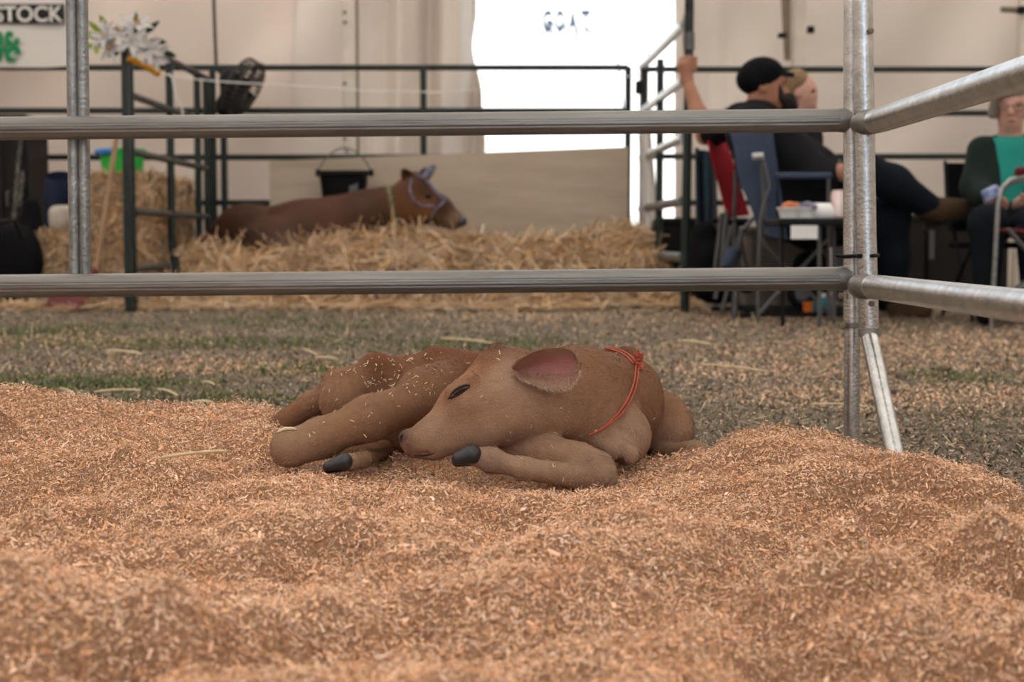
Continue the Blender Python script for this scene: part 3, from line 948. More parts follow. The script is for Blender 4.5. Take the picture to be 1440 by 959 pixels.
# shorter on face and legs
face_w = np.clip((0.06 - np.linalg.norm(HP - at(620, 600, 2.06), axis=1)) / .06, 0, 1)
LnH *= (1 - .5 * face_w)
HVv, HQ = strands(HP - HN * .0008, HD, LnH, np.full(n_h, .0006), bend=rng.uniform(-.25, 0.1, n_h), nseg=1, face=HN + rng.normal(0, .4, (n_h, 3)))
hme = mesh_np('coat_hair', HVv, HQ)
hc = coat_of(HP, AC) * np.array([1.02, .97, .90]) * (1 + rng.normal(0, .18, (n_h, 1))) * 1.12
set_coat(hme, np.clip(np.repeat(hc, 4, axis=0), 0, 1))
tag(link('coat_hair', hme, M['calf_hair'], calf), kind='stuff')

# hooves, each split into two claws
def hoof(x0, y0, Y0, x1, y1, r0, r1, dy):
    pr = []
    for s in (-1, 1):
        pr += [cc(x0, y0 + s * dy, Y0 + s * .007, r0, x1, y1 + s * dy, Y0 + s * .009, r1, .003)]
    V, Q = surface(pr, 0.0022, 0.003)
    return link('hoof', mesh_np('hoof', V, Q, smooth=True), M['hoof'], calf)


hoof(663, 640, 2.018, 644, 646, 14.5, 9.5, 1.5)
hoof(484, 650, 2.095, 462, 657, 12.5, 8, 1.0)

# eye: half closed, dark lids with lashes
ep, en = march(calf_prims, KC, [646], [551])
ep, en = ep[0], en[0]
sl = at(660, 542, 2.1) - at(632, 560, 2.1); sl /= np.linalg.norm(sl)
sl = sl - en * (sl @ en); sl /= np.linalg.norm(sl)
upv = np.cross(en, sl); upv = upv if upv[2] > 0 else -upv
Re = np.stack([sl, en, upv], 1)
blob('eye', [ell(ep - en * .0045 - upv * .0006, (.0125, .0066, .0040), Re)], .0012, .002, M['eye'], calf)
# lids follow the surface: march the eye's outline
lx = np.array([631, 634.5, 640, 646, 652, 657, 661]); ly = np.array([561, 554, 548.5, 545, 542.5, 541.5, 542])
lp, ln = march(calf_prims, KC, lx, ly)
MB().tube(lp + ln * .0002, [.0008, .0015, .0021, .0023, .0021, .0015, .0007], 8).build('upper_eyelid', M['lid'], calf)
lx2 = np.array([630, 635, 642, 649, 656, 661]); ly2 = np.array([561, 559.5, 556, 552, 547, 543])
lp2, ln2 = march(calf_prims, KC, lx2, ly2)
MB().tube(lp2 - ln2 * .0002, [.001, .0018, .002, .002, .0016, .0008], 8).build('lower_eyelid', M['lid'], calf)
nl = 34
tt = np.linspace(.08, .95, nl)
bp_ = np.stack([np.interp(tt, np.linspace(0, 1, len(lp)), lp[:, i]) for i in range(3)], 1)
dl = en * .55 - upv * .62 - sl * .25 + rng.normal(0, .12, (nl, 3)); dl /= np.linalg.norm(dl, axis=1, keepdims=True)
V, Q = strands(bp_, dl, rng.uniform(.006, .010, nl), np.full(nl, .0005), bend=np.full(nl, .3))
link('eyelashes', mesh_np('eyelashes', V, Q), M['lid'], calf)

# near ear: a cupped leaf, pink inside
e0, _ = march(calf_prims, KC, [727], [522]); e0 = e0[0]
e_tip = at(817, 510, 2.045)
ax = e_tip - e0; EL = np.linalg.norm(ax); ax /= EL
eo = np.array([0.10, -1.0, .12]); eo -= ax * (eo @ ax); eo /= np.linalg.norm(eo)
ev = np.cross(ax, eo); ev = ev if ev[2] > 0 else -ev
mb = MB()


def ear_fn(u, v):
    w = 2 * v - 1
    hw = .0300 * (.16 + 1.10 * u ** .6) * math.sqrt(max(0, 1 - u ** 4))
    cup = .023 * (1 - .5 * u) * (1 - abs(w) ** 2.2) * min(1, .45 + u * 2)
    roll = .010 * max(0, w) ** 2 * (1 - u)
    sag = -.004 * w * (1 - w * w) - (.006 * math.sin(math.pi * u) if w < 0 else 0) * abs(w)
    return e0 + ax * EL * u + ev * (hw * w + sag + .002 * math.sin(6 * u)) - eo * (cup - .011) + eo * roll


mb.sheet(ear_fn, 26, 20, 0.0022)
eme = mb.mesh('ear', True)
if True:
    n1 = 27 * 21
    V = np.array(mb.v)
    uv = np.array([(i / 26, 2 * j / 20 - 1) for i in range(27) for j in range(21)])
    inner = np.clip(1.15 - np.abs(uv[:, 1] + .02) * 1.3, 0, 1) * np.clip((.98 - uv[:, 0]) * 5, 0, 1)
    inner = np.clip(inner * 1.9, 0, 1)[:, None]
    lo_ = np.clip(-uv[:, 1] - .25, 0, 1)[:, None]
    pink = np.array([.40, .175, .15]) * (1 - lo_ * .6) + np.array([.55, .36, .28]) * lo_ * .6
    rim = np.array([.34, .20, .135])
    c1 = pink * inner + rim * (1 - inner)
    c2 = np.repeat(np.array([[.25, .13, .075]]), n1, 0)
    # whichever face looks to the viewer is the pink one
    set_coat(eme, np.concatenate([c1, c2]) if True else None)
ear = link('ear', eme, M['calf'], calf)
# hair fringe along the rim and inside the lower half of the ear
fr = []
fd = []
for i in range(900):
    u_ = random.uniform(.02, .99)
    side = random.choice((-1, 1, -1))
    v_ = (.5 + .5 * side) if random.random() < .6 else random.uniform(.02, .3)
    p0 = ear_fn(u_, min(1, max(0, v_ + random.uniform(-.03, .03))))
    fr.append(p0)
    w_ = 2 * v_ - 1
    fd.append(ax * random.uniform(.2, .9) + ev * (w_ * .5 if abs(w_) > .8 else random.uniform(.2, .6)) + eo * random.uniform(.2, .7))
fr = np.array(fr); fd = np.array(fd); fd /= np.linalg.norm(fd, axis=1, keepdims=True)
V, Q = strands(fr, fd, rng.uniform(.004, .0095, len(fr)), np.full(len(fr), .0005), bend=rng.uniform(-.2, .2, len(fr)))
fme = mesh_np('ear_hair', V, Q)
set_coat(fme, np.repeat(np.array([.50, .34, .25]) * (1 + rng.normal(0, .2, (len(fr), 1))), 6, axis=0).clip(0, 1))
tag(link('ear_hair', fme, M['calf_hair'], ear), kind='stuff')

# nostril: a dark comma set in the nose
np_, nn_ = march(calf_prims, KC, [566, 564, 563, 564.5], [611, 614.5, 618.5, 622])
MB().tube(np_ - nn_ * .0002, [.0012, .0024, .0026, .0012], 8).build('nostril', M['lid'], calf)
mp_, mn_ = march(calf_prims, KC, [566, 574, 584, 595, 606, 616], [636, 638.5, 640.5, 641, 639, 635])
MB().tube(mp_ - mn_ * .0006, [.0006, .0011, .0012, .0012, .0011, .0005], 8).build('mouth_line', M['lid'], calf)

# twine collar: two strands over the neck, a knot and frayed ends
tw = thing('twine_collar', 'orange baling twine tied with a frayed knot around the sleeping calf neck', 'collar', at(897, 520, 2.3))
def twine_path(pts):
    x = np.array([p[0] for p in pts], float); y = np.array([p[1] for p in pts], float)
    t = np.linspace(0, 1, len(pts)); s = np.linspace(0, 1, 26)
    # smooth through the listed points
    xs = np.interp(s, t, x); ys = np.interp(s, t, y)
    for _ in range(2):
        xs[1:-1] = (xs[:-2] + 2 * xs[1:-1] + xs[2:]) / 4; ys[1:-1] = (ys[:-2] + 2 * ys[1:-1] + ys[2:]) / 4
    P, N_ = march(calf_prims, KC, xs, ys)
    for _ in range(3):
        P[1:-1] = (P[:-2] + 2 * P[1:-1] + P[2:]) / 4
    return P + N_ * .0022
for (off, pts) in ((0, [(851, 491), (866, 494), (880, 502), (890, 513)]), (1, [(853, 489.8), (870, 492), (884, 500), (893, 511)]),
                   (0, [(893, 516), (891, 535), (884, 556), (872, 576), (858, 592), (842, 605), (828, 611)]),
                   (1, [(897, 517), (894.5, 537), (888, 558), (877, 577), (866, 588), (852, 599), (838, 607)])):
    P = twine_path(pts)
    MB().tube(P, .0016, 8).build('strand', M['twine'], tw)
# the loop runs on over the back of the neck out of sight
kp, kn = march(calf_prims, KC, [895], [514]); kp, kn = kp[0] + kn[0] * .006, kn[0]
mb = MB()
for k in range(3):
    pts = []
    for i in range(14):
        t = 2 * math.pi * i / 14
        pts.append(kp + np.array([math.cos(t) * .0055 * (1 - .1 * k), -.003 + .003 * math.sin(2 * t + k), math.sin(t) * .006 + (.0045 * (k - 1))]))
    mb.tube(pts, .0019, 7, closed=True)
mb.build('knot', M['twine'], tw)
mb = MB()
for i in range(26):
    p0 = kp + np.array([random.uniform(-.003, .003), random.uniform(-.004, .002), .004])
    tip = at(random.uniform(890, 906), random.uniform(490, 503), 2.27 + random.uniform(-.01, .01))
    mid = (p0 + tip) / 2 + np.array([random.uniform(-.004, .004), random.uniform(-.003, .003), 0])
    mid2 = p0 * .25 + tip * .75 + np.array([random.uniform(-.003, .003), 0, random.uniform(-.001, .003)])
    mb.tube([p0, mid, mid2, tip], [.0012, .0010, .0008, .0004], 5)
mb.build('frayed_end', M['twine'], tw)
# ================================================================== wood shavings
CREST = [(-700, 540, 2.5), (-300, 545, 2.5), (0, 545, 2.5), (50, 548, 2.5), (100, 554, 2.5), (160, 567, 2.5), (200, 571, 2.52), (300, 573, 2.52), (335, 563, 2.5), (380, 574, 2.48), (430, 600, 2.42),
         (520, 640, 2.45), (700, 650, 2.5), (900, 650, 2.5), (985, 640, 2.42), (1030, 612, 2.36), (1080, 603, 2.36), (1120, 609, 2.36), (1155, 606, 2.36), (1200, 626, 2.34), (1250, 648, 2.3),
         (1290, 664, 2.26), (1350, 688, 2.14), (1400, 706, 2.04), (1440, 722, 1.97), (1520, 760, 1.8), (1650, 830, 1.55), (1900, 1000, 1.2)]
cr = np.array([at(*c) for c in CREST])


def heap_h(x, y):
    yc = np.interp(x, cr[:, 0], cr[:, 1]); zc = np.interp(x, cr[:, 0], cr[:, 2])
    lump = 0.044 * fbm(x * 4.6 + 3.1, y * 5.2, 21, 3) + 0.020 * fbm(x * 11, y * 12, 5, 2) + .008 * fbm(x * 32, y * 32, 15, 2)
    inner = 0.056 + lump
    for (px, py, r, d) in BUMPS:
        p = atz(px, py, .055)
        inner = inner + 1.7 * d * np.exp(-(((x - p[0]) / r) ** 2 + ((y - p[1]) / (r * .8)) ** 2))
    for (qx, qy, r, d) in PITS:
        inner = inner + d * np.exp(-(((x - qx) ** 2 + (y - qy) ** 2) / (r * r)))
    t = np.clip((yc - y) / 0.26, 0, 1); t = t * t * (3 - 2 * t)
    z = zc * (1 - t) + inner * t + 0.006 * fbm(x * 16, y * 16, 11, 2) * (1 - t)
    # settle to a level floor under the calf
    cx, cy = at(690, 650, 2.2)[0], 2.17
    m = np.exp(-(((x - cx) / .31) ** 6 + ((y - cy) / .25) ** 6))
    z = z * (1 - m) + m * (0.036 + 0.004 * fbm(x * 16, y * 16, 11, 2))
    z = z + .0055 * fbm(x * 85, y * 85, 25, 2)
    over = np.maximum(y - yc, 0)
    return np.maximum(z - over * 0.9 - over ** 2 * 3, -0.03)


BUMPS = [(1225, 705, .05, -.030), (1250, 690, .10, .012), (1090, 655, .09, .016), (975, 690, .07, .014), (1010, 690, .03, -.02), (880, 720, .05, -.012), (745, 775, .07, -.022), (870, 790, .10, .016),
         (600, 860, .05, -.018), (640, 905, .06, -.016), (700, 850, .06, .014), (110, 735, .06, -.026), (300, 740, .05, -.020), (230, 770, .09, .014), (80, 640, .09, .010), (430, 720, .10, .016),
         (1130, 830, .07, .022), (1240, 850, .05, -.024), (1380, 800, .08, .014), (1050, 830, .06, -.018), (330, 900, .08, .016), (160, 880, .06, -.018), (1340, 920, .06, -.02), (520, 800, .06, .010)]

prg = random.Random(11)
PITS = []
for _ in range(110):
    qy = prg.uniform(.95, 2.25); qx = prg.uniform(-.42 * qy - .1, .40 * qy + .05)
    PITS.append((qx, qy, prg.uniform(.025, .055), prg.choice((-1, -1, 1)) * prg.uniform(.018, .040)))
for _ in range(34):
    qy = prg.uniform(.95, 2.1); qx = prg.uniform(-.42 * qy - .1, .40 * qy + .05)
    PITS.append((qx, qy, prg.uniform(.055, .095), prg.choice((-1, 1)) * prg.uniform(.022, .042)))

# finer ground where the camera looks
me = grid_mesh('wood_shavings', -1.5, 1.2, 0.8, 2.75, 400, 330, heap_h, keep=lambda X, Y: heap_h(X, Y) > -0.022)
heap = tag(link('wood_shavings', me, M['shaving_bed']), 'heaped pale orange wood shavings filling the pen in the foreground', 'shavings', kind='stuff')


def heap_n(x, y, e=.006):
    gx = (heap_h(x + e, y) - heap_h(x - e, y)) / (2 * e); gy = (heap_h(x, y + e) - heap_h(x, y - e)) / (2 * e)
    n = np.stack([-gx, -gy, np.ones_like(gx)], -1)
    return n / np.linalg.norm(n, axis=1, keepdims=True)


def flakes(n, xr, yr, lift, len_rng, wid_rng, hmin=-0.008, reject=True, dens=None, nseg=2, stand=.45):
    x = rng.uniform(*xr, n); y = rng.uniform(*yr, n)
    k = np.ones(n, bool)
    if dens is not None: k &= rng.random(n) < dens(x, y)
    x, y = x[k], y[k]
    z = heap_h(x, y)
    thin = np.clip((z - hmin) / .03, 0.05, 1)
    k = (z > hmin) & (rng.random(len(x)) < thin)
    x, y, z = x[k], y[k], z[k]
    N_ = heap_n(x, y)
    P = np.stack([x, y, z], 1) + N_ * (rng.random(len(x)) ** 1.6 * lift)[:, None]
    if reject:
        near = (np.abs(P[:, 0] - at(690, 650, 2.2)[0]) < .40) & (np.abs(P[:, 1] - 2.2) < .34)
        d = np.full(len(P), 9.0)
        d[near] = field(calf_prims, P[near], KC)
        k = d > .0035
        P, N_ = P[k], N_[k]
    m = len(P)
    D = rng.normal(size=(m, 3)); D -= N_ * ((D * N_).sum(1) * rng.uniform(stand, 1.0, m))[:, None]
    D /= np.linalg.norm(D, axis=1, keepdims=True)
    L = rng.uniform(*len_rng, m) * (0.65 + .7 * rng.random(m) ** 2); W = rng.uniform(*wid_rng, m)
    f = N_ + rng.normal(0, .55, (m, 3))
    s = np.cross(D, f); s /= np.linalg.norm(s, axis=1, keepdims=True)
    nr = np.cross(s, D)
    curl = rng.normal(0, 1.5, m)          # radians of bend along the flake
    V = np.zeros((m, nseg + 1, 2, 3))
    for i in range(nseg + 1):
        t = i / nseg - .5
        a = curl * t
        k0 = np.where(np.abs(curl) < .05, t, np.sin(a) / np.where(np.abs(curl) < .05, 1, curl))
        k1 = np.where(np.abs(curl) < .05, 0, (1 - np.cos(a)) / np.where(np.abs(curl) < .05, 1, curl))
        c = P + D * (L * k0)[:, None] + nr * (L * k1)[:, None]
        wv = W * (0.55 + .45 * math.cos(t * 2.4)) * .5
        V[:, i, 0] = c - s * wv[:, None]; V[:, i, 1] = c + s * wv[:, None]
    base = (np.arange(m) * (nseg + 1) * 2)[:, None]
    Q = np.concatenate([base + np.array([2 * i, 2 * i + 1, 2 * i + 3, 2 * i + 2]) for i in range(nseg)], 1).reshape(-1, 4)
    return V.reshape(-1, 3), Q


def in_view(x, y):
    lim = 0.37 * y + .10
    return np.where(np.abs(x) < lim, np.clip(1.5 - .28 * y, .3, 1.2) / 1.2, .07)


V0, Q0 = flakes(450000, (-1.45, 1.15), (.85, 2.72), .009, (.0025, .0055), (.0009, .0022), dens=in_view, stand=.2)
V1, Q1 = flakes(230000, (-1.45, 1.15), (.85, 2.72), .012, (.0050, .0095), (.0009, .0022), dens=in_view, stand=.1)
V2, Q2 = flakes(20000, (-1.45, 1.15), (.85, 2.72), .012, (.007, .013), (.0022, .0045), dens=in_view)
V = np.concatenate([V0, V1, V2]); Q = np.concatenate([Q0, Q1 + len(V0), Q2 + len(V0) + len(V1)])
print('flakes', len(Q) // 2)
tag(link('shaving_flakes', mesh_np('shaving_flakes', V, Q), M['shaving'], heap), kind='stuff')

# shavings that stuck to the calf's back
xs = np.concatenate([rng.normal(565, 45, 75), rng.uniform(455, 620, 45), rng.uniform(420, 560, 18), rng.uniform(640, 980, 30)])
ys = np.concatenate([rng.uniform(497, 558, 75), rng.uniform(495, 550, 45), rng.uniform(560, 615, 18), rng.uniform(490, 690, 30)])
P, N_ = march(calf_prims, KC, xs, ys)
e = np.abs(field(calf_prims, P, KC)); ok = (e < .002) & (N_[:, 1] < -.02)
P, N_ = P[ok], N_[ok]
m = len(P)
D = rng.normal(size=(m, 3)); D -= N_ * ((D * N_).sum(1) * .93)[:, None]; D /= np.linalg.norm(D, axis=1, keepdims=True)
V, Q = strands(P + N_ * .0028, D, rng.uniform(.0015, .0075, m), rng.uniform(.0007, .0018, m), bend=rng.normal(0, .5, m), nseg=2, face=N_)
tag(link('stuck_shavings', mesh_np('stuck_shavings', V, Q), M['pale_straw']), 'pale wood flakes stuck to the calf rump and back', 'shavings', kind='stuff')

# loose stalks lying on the shavings and on the dirt
def stalk(p0, p1, r, label, m='pale_straw', sag=.004):
    p0 = np.array(p0); p1 = np.array(p1)
    pts = [p0 + (p1 - p0) * t + np.array([0, 0, sag * math.sin(math.pi * t)]) for t in np.linspace(0, 1, 7)]
    return tag(MB().tube(pts, [r * .7] + [r] * 5 + [r * .6], 8).build('straw_stalk', M[m]), label, 'straw', 'loose straw stalks')


def on_heap(px, py):
    p = atz(px, py, .06)
    for _ in range(12):
        p = atz(px, py, float(heap_h(np.array([p[0]]), np.array([p[1]]))[0]) + .012)
    return p


stalk(on_heap(232, 594), on_heap(372, 610), .0018, 'long thin straw stalk on the shavings pointing at the calf tail')
stalk(on_heap(226, 644), on_heap(318, 634), .0024, 'thick straw stalk on the shavings left of the calf hock', sag=0.002)
stalk(on_heap(-30, 588), on_heap(52, 593), .0018, 'straw stalk on the shavings at the left edge')
for (x0, y0, x1, y1, r, lb) in ((985, 512, 1082, 523, .006, 'long pale stalk on the dirt right of the calf back'), (956, 479, 998, 484, .008, 'short pale stalk on the dirt above the calf shoulder'),
                                (1140, 568, 1230, 573, .004, 'pale stalk on the dirt behind the corner feet'), (425, 491, 446, 499, .006, 'pale splinter on the dirt above the calf rump'),
                                (443, 503, 476, 505, .006, 'flat pale splinter beside the calf hip'), (132, 551, 198, 549, .005, 'pale stalk just beyond the left shavings edge'),
                                (84, 546, 104, 554, .005, 'bent pale straw left of the long stalk at the shavings edge'), (222, 547, 250, 556, .005, 'short slanting stalk beyond the shavings edge'),
                                (284, 537, 302, 541, .006, 'tiny pale straw piece on the left dirt'), (270, 566, 300, 566, .006, 'pale straw tucked behind the shavings crest'),
                                (150, 493, 200, 498, .009, 'pale straw on the dirt below the green post'), (620, 476, 690, 482, .008, 'faint straw on the dirt above the calf poll')):
    stalk(atz(x0, y0, .016), atz(x1, y1, .016), r * .55, lb)
# one light strip lying on the calf's hock
P, N_ = march(calf_prims, KC, [391, 400, 410, 417], [609, 605, 604, 605])
tag(MB().tube(P + N_ * .002, [.001, .0028, .0026, .001], 6).build('wood_sliver', M['pale_straw']), 'pale wood sliver lying on the calf hock', 'splinter')

# ---- litter, chips and grass over the trodden dirt
def litter(n, xr, yr, Lr, Wr, mname, name, lift=.006, dens=None, parent=None):
    # even over the picture: sample inverse depth
    iy = rng.uniform(1 / yr[1], 1 / yr[0], n); y = 1 / iy
    x = rng.uniform(-1, 1, n) * (0.40 * y + .3)
    k = np.ones(n, bool) if dens is None else rng.random(n) < dens(x, y)
    x, y = x[k], y[k]; m = len(x)
    sc = (y / 3.0) ** .6
    P = np.stack([x, y, ground_h(x, y) + rng.random(m) * lift], 1)
    D = rng.normal(size=(m, 3)); D[:, 2] *= .35; D /= np.linalg.norm(D, axis=1, keepdims=True)
    V, Q = strands(P, D, rng.uniform(*Lr, m) * sc, rng.uniform(*Wr, m) * sc, bend=rng.normal(0, .4, m), nseg=1, face=np.array([0, 0, 1.0]) + rng.normal(0, .4, (m, 3)))
    return tag(link(name, mesh_np(name, V, Q), M[mname], parent), kind='stuff')


def spots(x, y, L):
    s = 0
    for (px, py, rx, ry) in L:
        p = atz(px, py, 0)
        s = s + np.exp(-(((x - p[0]) / rx) ** 2 + ((y - p[1]) / ry) ** 2))
    return np.clip(s * (.55 + .9 * vnoise(x * 6, y * 5, 91)), 0, 1)


TAN = [(370, 518, .40, .22), (250, 512, .25, .2), (1270, 497, .7, .5), (1400, 475, .8, .7), (1060, 520, .35, .3), (1000, 450, .7, .6), (700, 445, .6, .5), (120, 478, .4, .3), (1180, 560, .25, .2), (1420, 560, .35, .3)]
GREEN = [(40, 468, .30, .30), (230, 482, .45, .25), (380, 452, .40, .35), (420, 480, .30, .25), (640, 488, .22, .2), (740, 482, .20, .2), (120, 462, .3, .3), (450, 520, .22, .15), (20, 540, .2, .2), (180, 540, .2, .15), (1340, 530, .10, .12), (300, 560, .2, .1), (480, 462, .25, .2)]


def patch(x, y): return spots(x, y, TAN)


litter(110000, None, (2.3, 9.4), (.004, .014), (.0015, .0045), 'chip', 'ground_litter', parent=floor, lift=.008)
litter(130000, None, (2.3, 9.2), (.005, .011), (.0015, .0034), 'shaving', 'scattered_shavings', parent=floor, lift=.01,
       dens=lambda x, y: np.clip(.08 + .92 * patch(x, y), 0, 1))
litter(1500, None, (2.5, 9.2), (.012, .05), (.001, .0025), 'pale_straw', 'scattered_straw', parent=floor, lift=.012)
n = 120000
iy = rng.uniform(1 / 9.0, 1 / 2.5, n); y = 1 / iy; x = rng.uniform(-1, 1, n) * (.40 * y + .2)
g = np.clip(spots(x, y, GREEN) * 1.2 + .012, 0, 1)
k = rng.random(n) < g; x, y = x[k], y[k]; m = len(x)
D = np.stack([rng.normal(0, .6, m), rng.normal(0, .6, m), rng.uniform(.3, 1.2, m)], 1); D /= np.linalg.norm(D, axis=1, keepdims=True)
V, Q = strands(np.stack([x, y, ground_h(x, y) - .003], 1), D, rng.uniform(.010, .030, m), rng.uniform(.002, .004, m) * (y / 3) ** .5, bend=rng.normal(.3, .4, m), nseg=1)
tag(link('grass', mesh_np('grass', V, Q), M['grass'], floor), kind='stuff')
# dung-dark clods by the right edge
for i, (px, py, s, lb) in enumerate(((1252, 551, .022, 'dark clod on the dirt behind the splayed foot'), (1268, 529, .018, 'dark clod farther back right of the corner feet'), (1305, 672, .016, 'dark clod at the shavings edge right of the splayed foot'),
                                 (1342, 672, .014, 'small dark clod right of the shavings edge'), (1330, 520, .018, 'dark clod on the far right dirt'))):
    p = atz(px, py, .006)
    pr = [ell(p + np.array([random.uniform(-.6, .6), random.uniform(-.5, .5), random.uniform(0, .25)]) * s, np.array([random.uniform(.5, .9), random.uniform(.5, .9), random.uniform(.35, .55)]) * s) for _ in range(5)]
    tag(blob('dirt_clod', pr, s * .12, s * .3, M['dirt']), lb, 'clod', 'dark clods')
# ================================================================== the stall at the back: straw, bales, cow and gear
BED = [(150, 400), (225, 372), (265, 352), (300, 352), (350, 356), (400, 352), (440, 348), (480, 338), (520, 334), (560, 330), (600, 338), (660, 341), (720, 342), (780, 338), (830, 334), (870, 322), (905, 328), (925, 360), (960, 395)]
bx = np.array([at(p[0], 0, 9.0)[0] for p in BED]); bz = np.array([at(p[0], p[1], 9.0)[2] for p in BED])


def bed_h(x, y):
    z = np.interp(x, bx, bz)
    t = np.clip((y - 8.5) / .5, 0, 1); t = t ** .7
    back = 1 - .55 * np.clip((y - 9.05) / .5, 0, 1)
    z = z * t * back + .03 * fbm(x * 5, y * 5, 61, 3) * t
    edge = np.clip((x + 2.45) / .2, 0, 1) * np.clip((1.02 - x) / .1, 0, 1)
    return np.where(t <= 0, -.02, z * edge - .015)


me = grid_mesh('straw_bedding', -2.45, 1.05, 8.3, 9.86, 120, 60, bed_h)
bed = tag(link('straw_bedding', me, M['straw_core']), 'deep loose straw bedding around the resting cow', 'straw', kind='stuff')


def loose_straw(P, N_, Lr, Wr, lie=.75):
    m = len(P)
    D = rng.normal(size=(m, 3)); D -= N_ * ((D * N_).sum(1) * rng.uniform(lie - .25, 1.0, m))[:, None]; D /= np.linalg.norm(D, axis=1, keepdims=True)
    L = rng.uniform(*Lr, m)
    return strands(P - D * (L * .5)[:, None] + N_ * .01, D, L, rng.uniform(*Wr, m), bend=rng.normal(0, .25, m), nseg=2)


n = 17000
x = rng.uniform(-2.35, 1.0, n); y = rng.uniform(8.42, 9.75, n)
z = bed_h(x, y); k = z > .0; x, y, z = x[k], y[k], z[k]
e = .03
N_ = np.stack([-(bed_h(x + e, y) - bed_h(x - e, y)) / (2 * e), -(bed_h(x, y + e) - bed_h(x, y - e)) / (2 * e), np.ones_like(x)], 1); N_ /= np.linalg.norm(N_, axis=1, keepdims=True)
V, Q = loose_straw(np.stack([x, y, z + rng.random(len(x)) * .03], 1), N_, (.10, .30), (.004, .010))
tag(link('straw_stems', mesh_np('straw_stems', V, Q), M['straw'], bed), kind='stuff')
n = 2500   # thin scatter in front of the bedding
x = rng.uniform(-3.0, 1.1, n); y = 8.6 - np.abs(rng.normal(0, .28, n))
V, Q = loose_straw(np.stack([x, y, ground_h(x, y) + .012 + rng.random(n) * .02], 1), np.repeat([[0, 0, 1.0]], n, 0), (.08, .22), (.004, .008), .95)
tag(link('straw_scatter', mesh_np('straw_scatter', V, Q), M['straw'], bed), kind='stuff')


def bale(x0, x1, y0, y1, z0, z1, label):
    t = thing('straw_bale', label, 'bale', ((x0 + x1) / 2, (y0 + y1) / 2, z0), 'straw bales')
    mb = MB()
    c = np.array([(x0 + x1) / 2, (y0 + y1) / 2, (z0 + z1) / 2]); s = np.array([x1 - x0, y1 - y0, z1 - z0]) - .03
    mb.box(c, s, bev=.03); mb.build('core', M['straw_core'], t)
    P = []; Nn = []
    for (ax_, sg) in ((1, -1), (0, 1), (2, 1), (0, -1)):
        q = rng.uniform(-.5, .5, (1500, 3)) * s; q[:, ax_] = sg * s[ax_] / 2
        P.append(q + c); nn = np.zeros((1500, 3)); nn[:, ax_] = sg; Nn.append(nn)
    V, Q = loose_straw(np.concatenate(P), np.concatenate(Nn), (.05, .15), (.004, .009), .93)
    tag(link('straw_stems', mesh_np('straw_stems', V, Q), M['straw'], t), kind='stuff')
    for f in (.3, .7):
        xx = x0 + (x1 - x0) * f
        MB().tube([(xx, y0 - .005, z0 + .02), (xx, y0 - .012, (z0 + z1) / 2), (xx, y0 - .005, z1 - .01), (xx, (y0 + y1) / 2, z1 + .004), (xx, y1, z1)], .004, 6).build('twine', M['webbing'], t)
    return t


bale(-2.86, -2.57, 8.6, 9.55, 0.0, 0.45, 'lower straw bale at the far left under the pale sack')
bale(-2.56, -2.20, 8.6, 9.85, 0.0, 0.42, 'lower straw bale of the stack behind the green gate')
bale(-2.57, -2.19, 8.62, 9.85, 0.42, 0.80, 'topmost straw bale with the green tub on it')

# ---- the cow
def cw(x0, y0, r0, x1, y1, r1, Y0=9.35, Y1=9.35, k=None):
    return cap(at(x0, y0, Y0), r0 * Y0 / F_PX, at(x1, y1, Y1), r1 * Y1 / F_PX, k)


def cwe(x, y, Y, rx, ry, rz, ang=0, k=None, op=1):
    return ce(x, y, Y, rx, ry, rz, ang, k, op)


cow_prims = [
    cw(300, 350, 24, 340, 335, 40), cw(340, 335, 40, 430, 332, 47), cw(430, 332, 47, 515, 324, 48), cwe(345, 306, 9.3, 24, 14, 24, 10), cwe(372, 342, 9.12, 42, 36, 30, 25, .05),
    cwe(440, 340, 9.3, 70, 50, 55), cwe(508, 330, 9.2, 34, 46, 40, -20, .06), cw(470, 298, 18, 540, 288, 22),
    cw(525, 315, 44, 572, 286, 29, 9.32, 9.25), cw(540, 335, 30, 585, 300, 22, 9.3, 9.22),
    cwe(583, 268, 9.22, 21, 22, 20, -35), cw(590, 276, 22, 618, 293, 17, 9.21, 9.18, .05), cw(618, 293, 17, 640, 307, 12, 9.18, 9.16, .05), cwe(643, 311, 9.16, 10.5, 10, 11, -35, .03),
    cw(590, 294, 17, 632, 314, 8, 9.2, 9.16, .05), cwe(585, 248, 9.22, 9, 7, 9, 0, .04), cwe(606, 272, 9.135, 6, 4, 5, -30, .02),
    cw(505, 360, 16, 540, 372, 14, 9.1, 9.0), cw(360, 365, 22, 420, 372, 16, 9.05, 9.0),
]
cow = thing('cow', 'red brown cow in a halter lying in straw before the plywood board', 'cow', (at(450, 380, 9.3)[0], 9.3, .1))
V, Q = surface(cow_prims, .012, .09)
me = mesh_np('body', V, Q, smooth=True)
wp = [((330, 310), (.115, .042, .021)), ((400, 300), (.16, .062, .032)), ((460, 290), (.17, .062, .030)), ((430, 340), (.085, .034, .018)), ((350, 345), (.065, .025, .013)), ((412, 350), (.30, .20, .15)), ((520, 300), (.10, .032, .014)), ((545, 320), (.085, .03, .014)),
      ((580, 290), (.30, .125, .05)), ((600, 300), (.44, .19, .075)), ((600, 262), (.15, .055, .025)), ((625, 290), (.13, .05, .03)), ((636, 313), (.42, .27, .17)), ((612, 312), (.22, .11, .06))]
A2 = np.array([at(p[0][0], p[0][1], 9.2) for p in wp]); C2 = np.array([p[1] for p in wp])
d = np.linalg.norm((V[:, None] - A2[None])[:, :, [0, 2]], axis=2) + .02
w = d ** -3.5
set_coat(me, (w @ C2) / w.sum(1, keepdims=True) * .47)
link('body', me, M['cow'], cow)
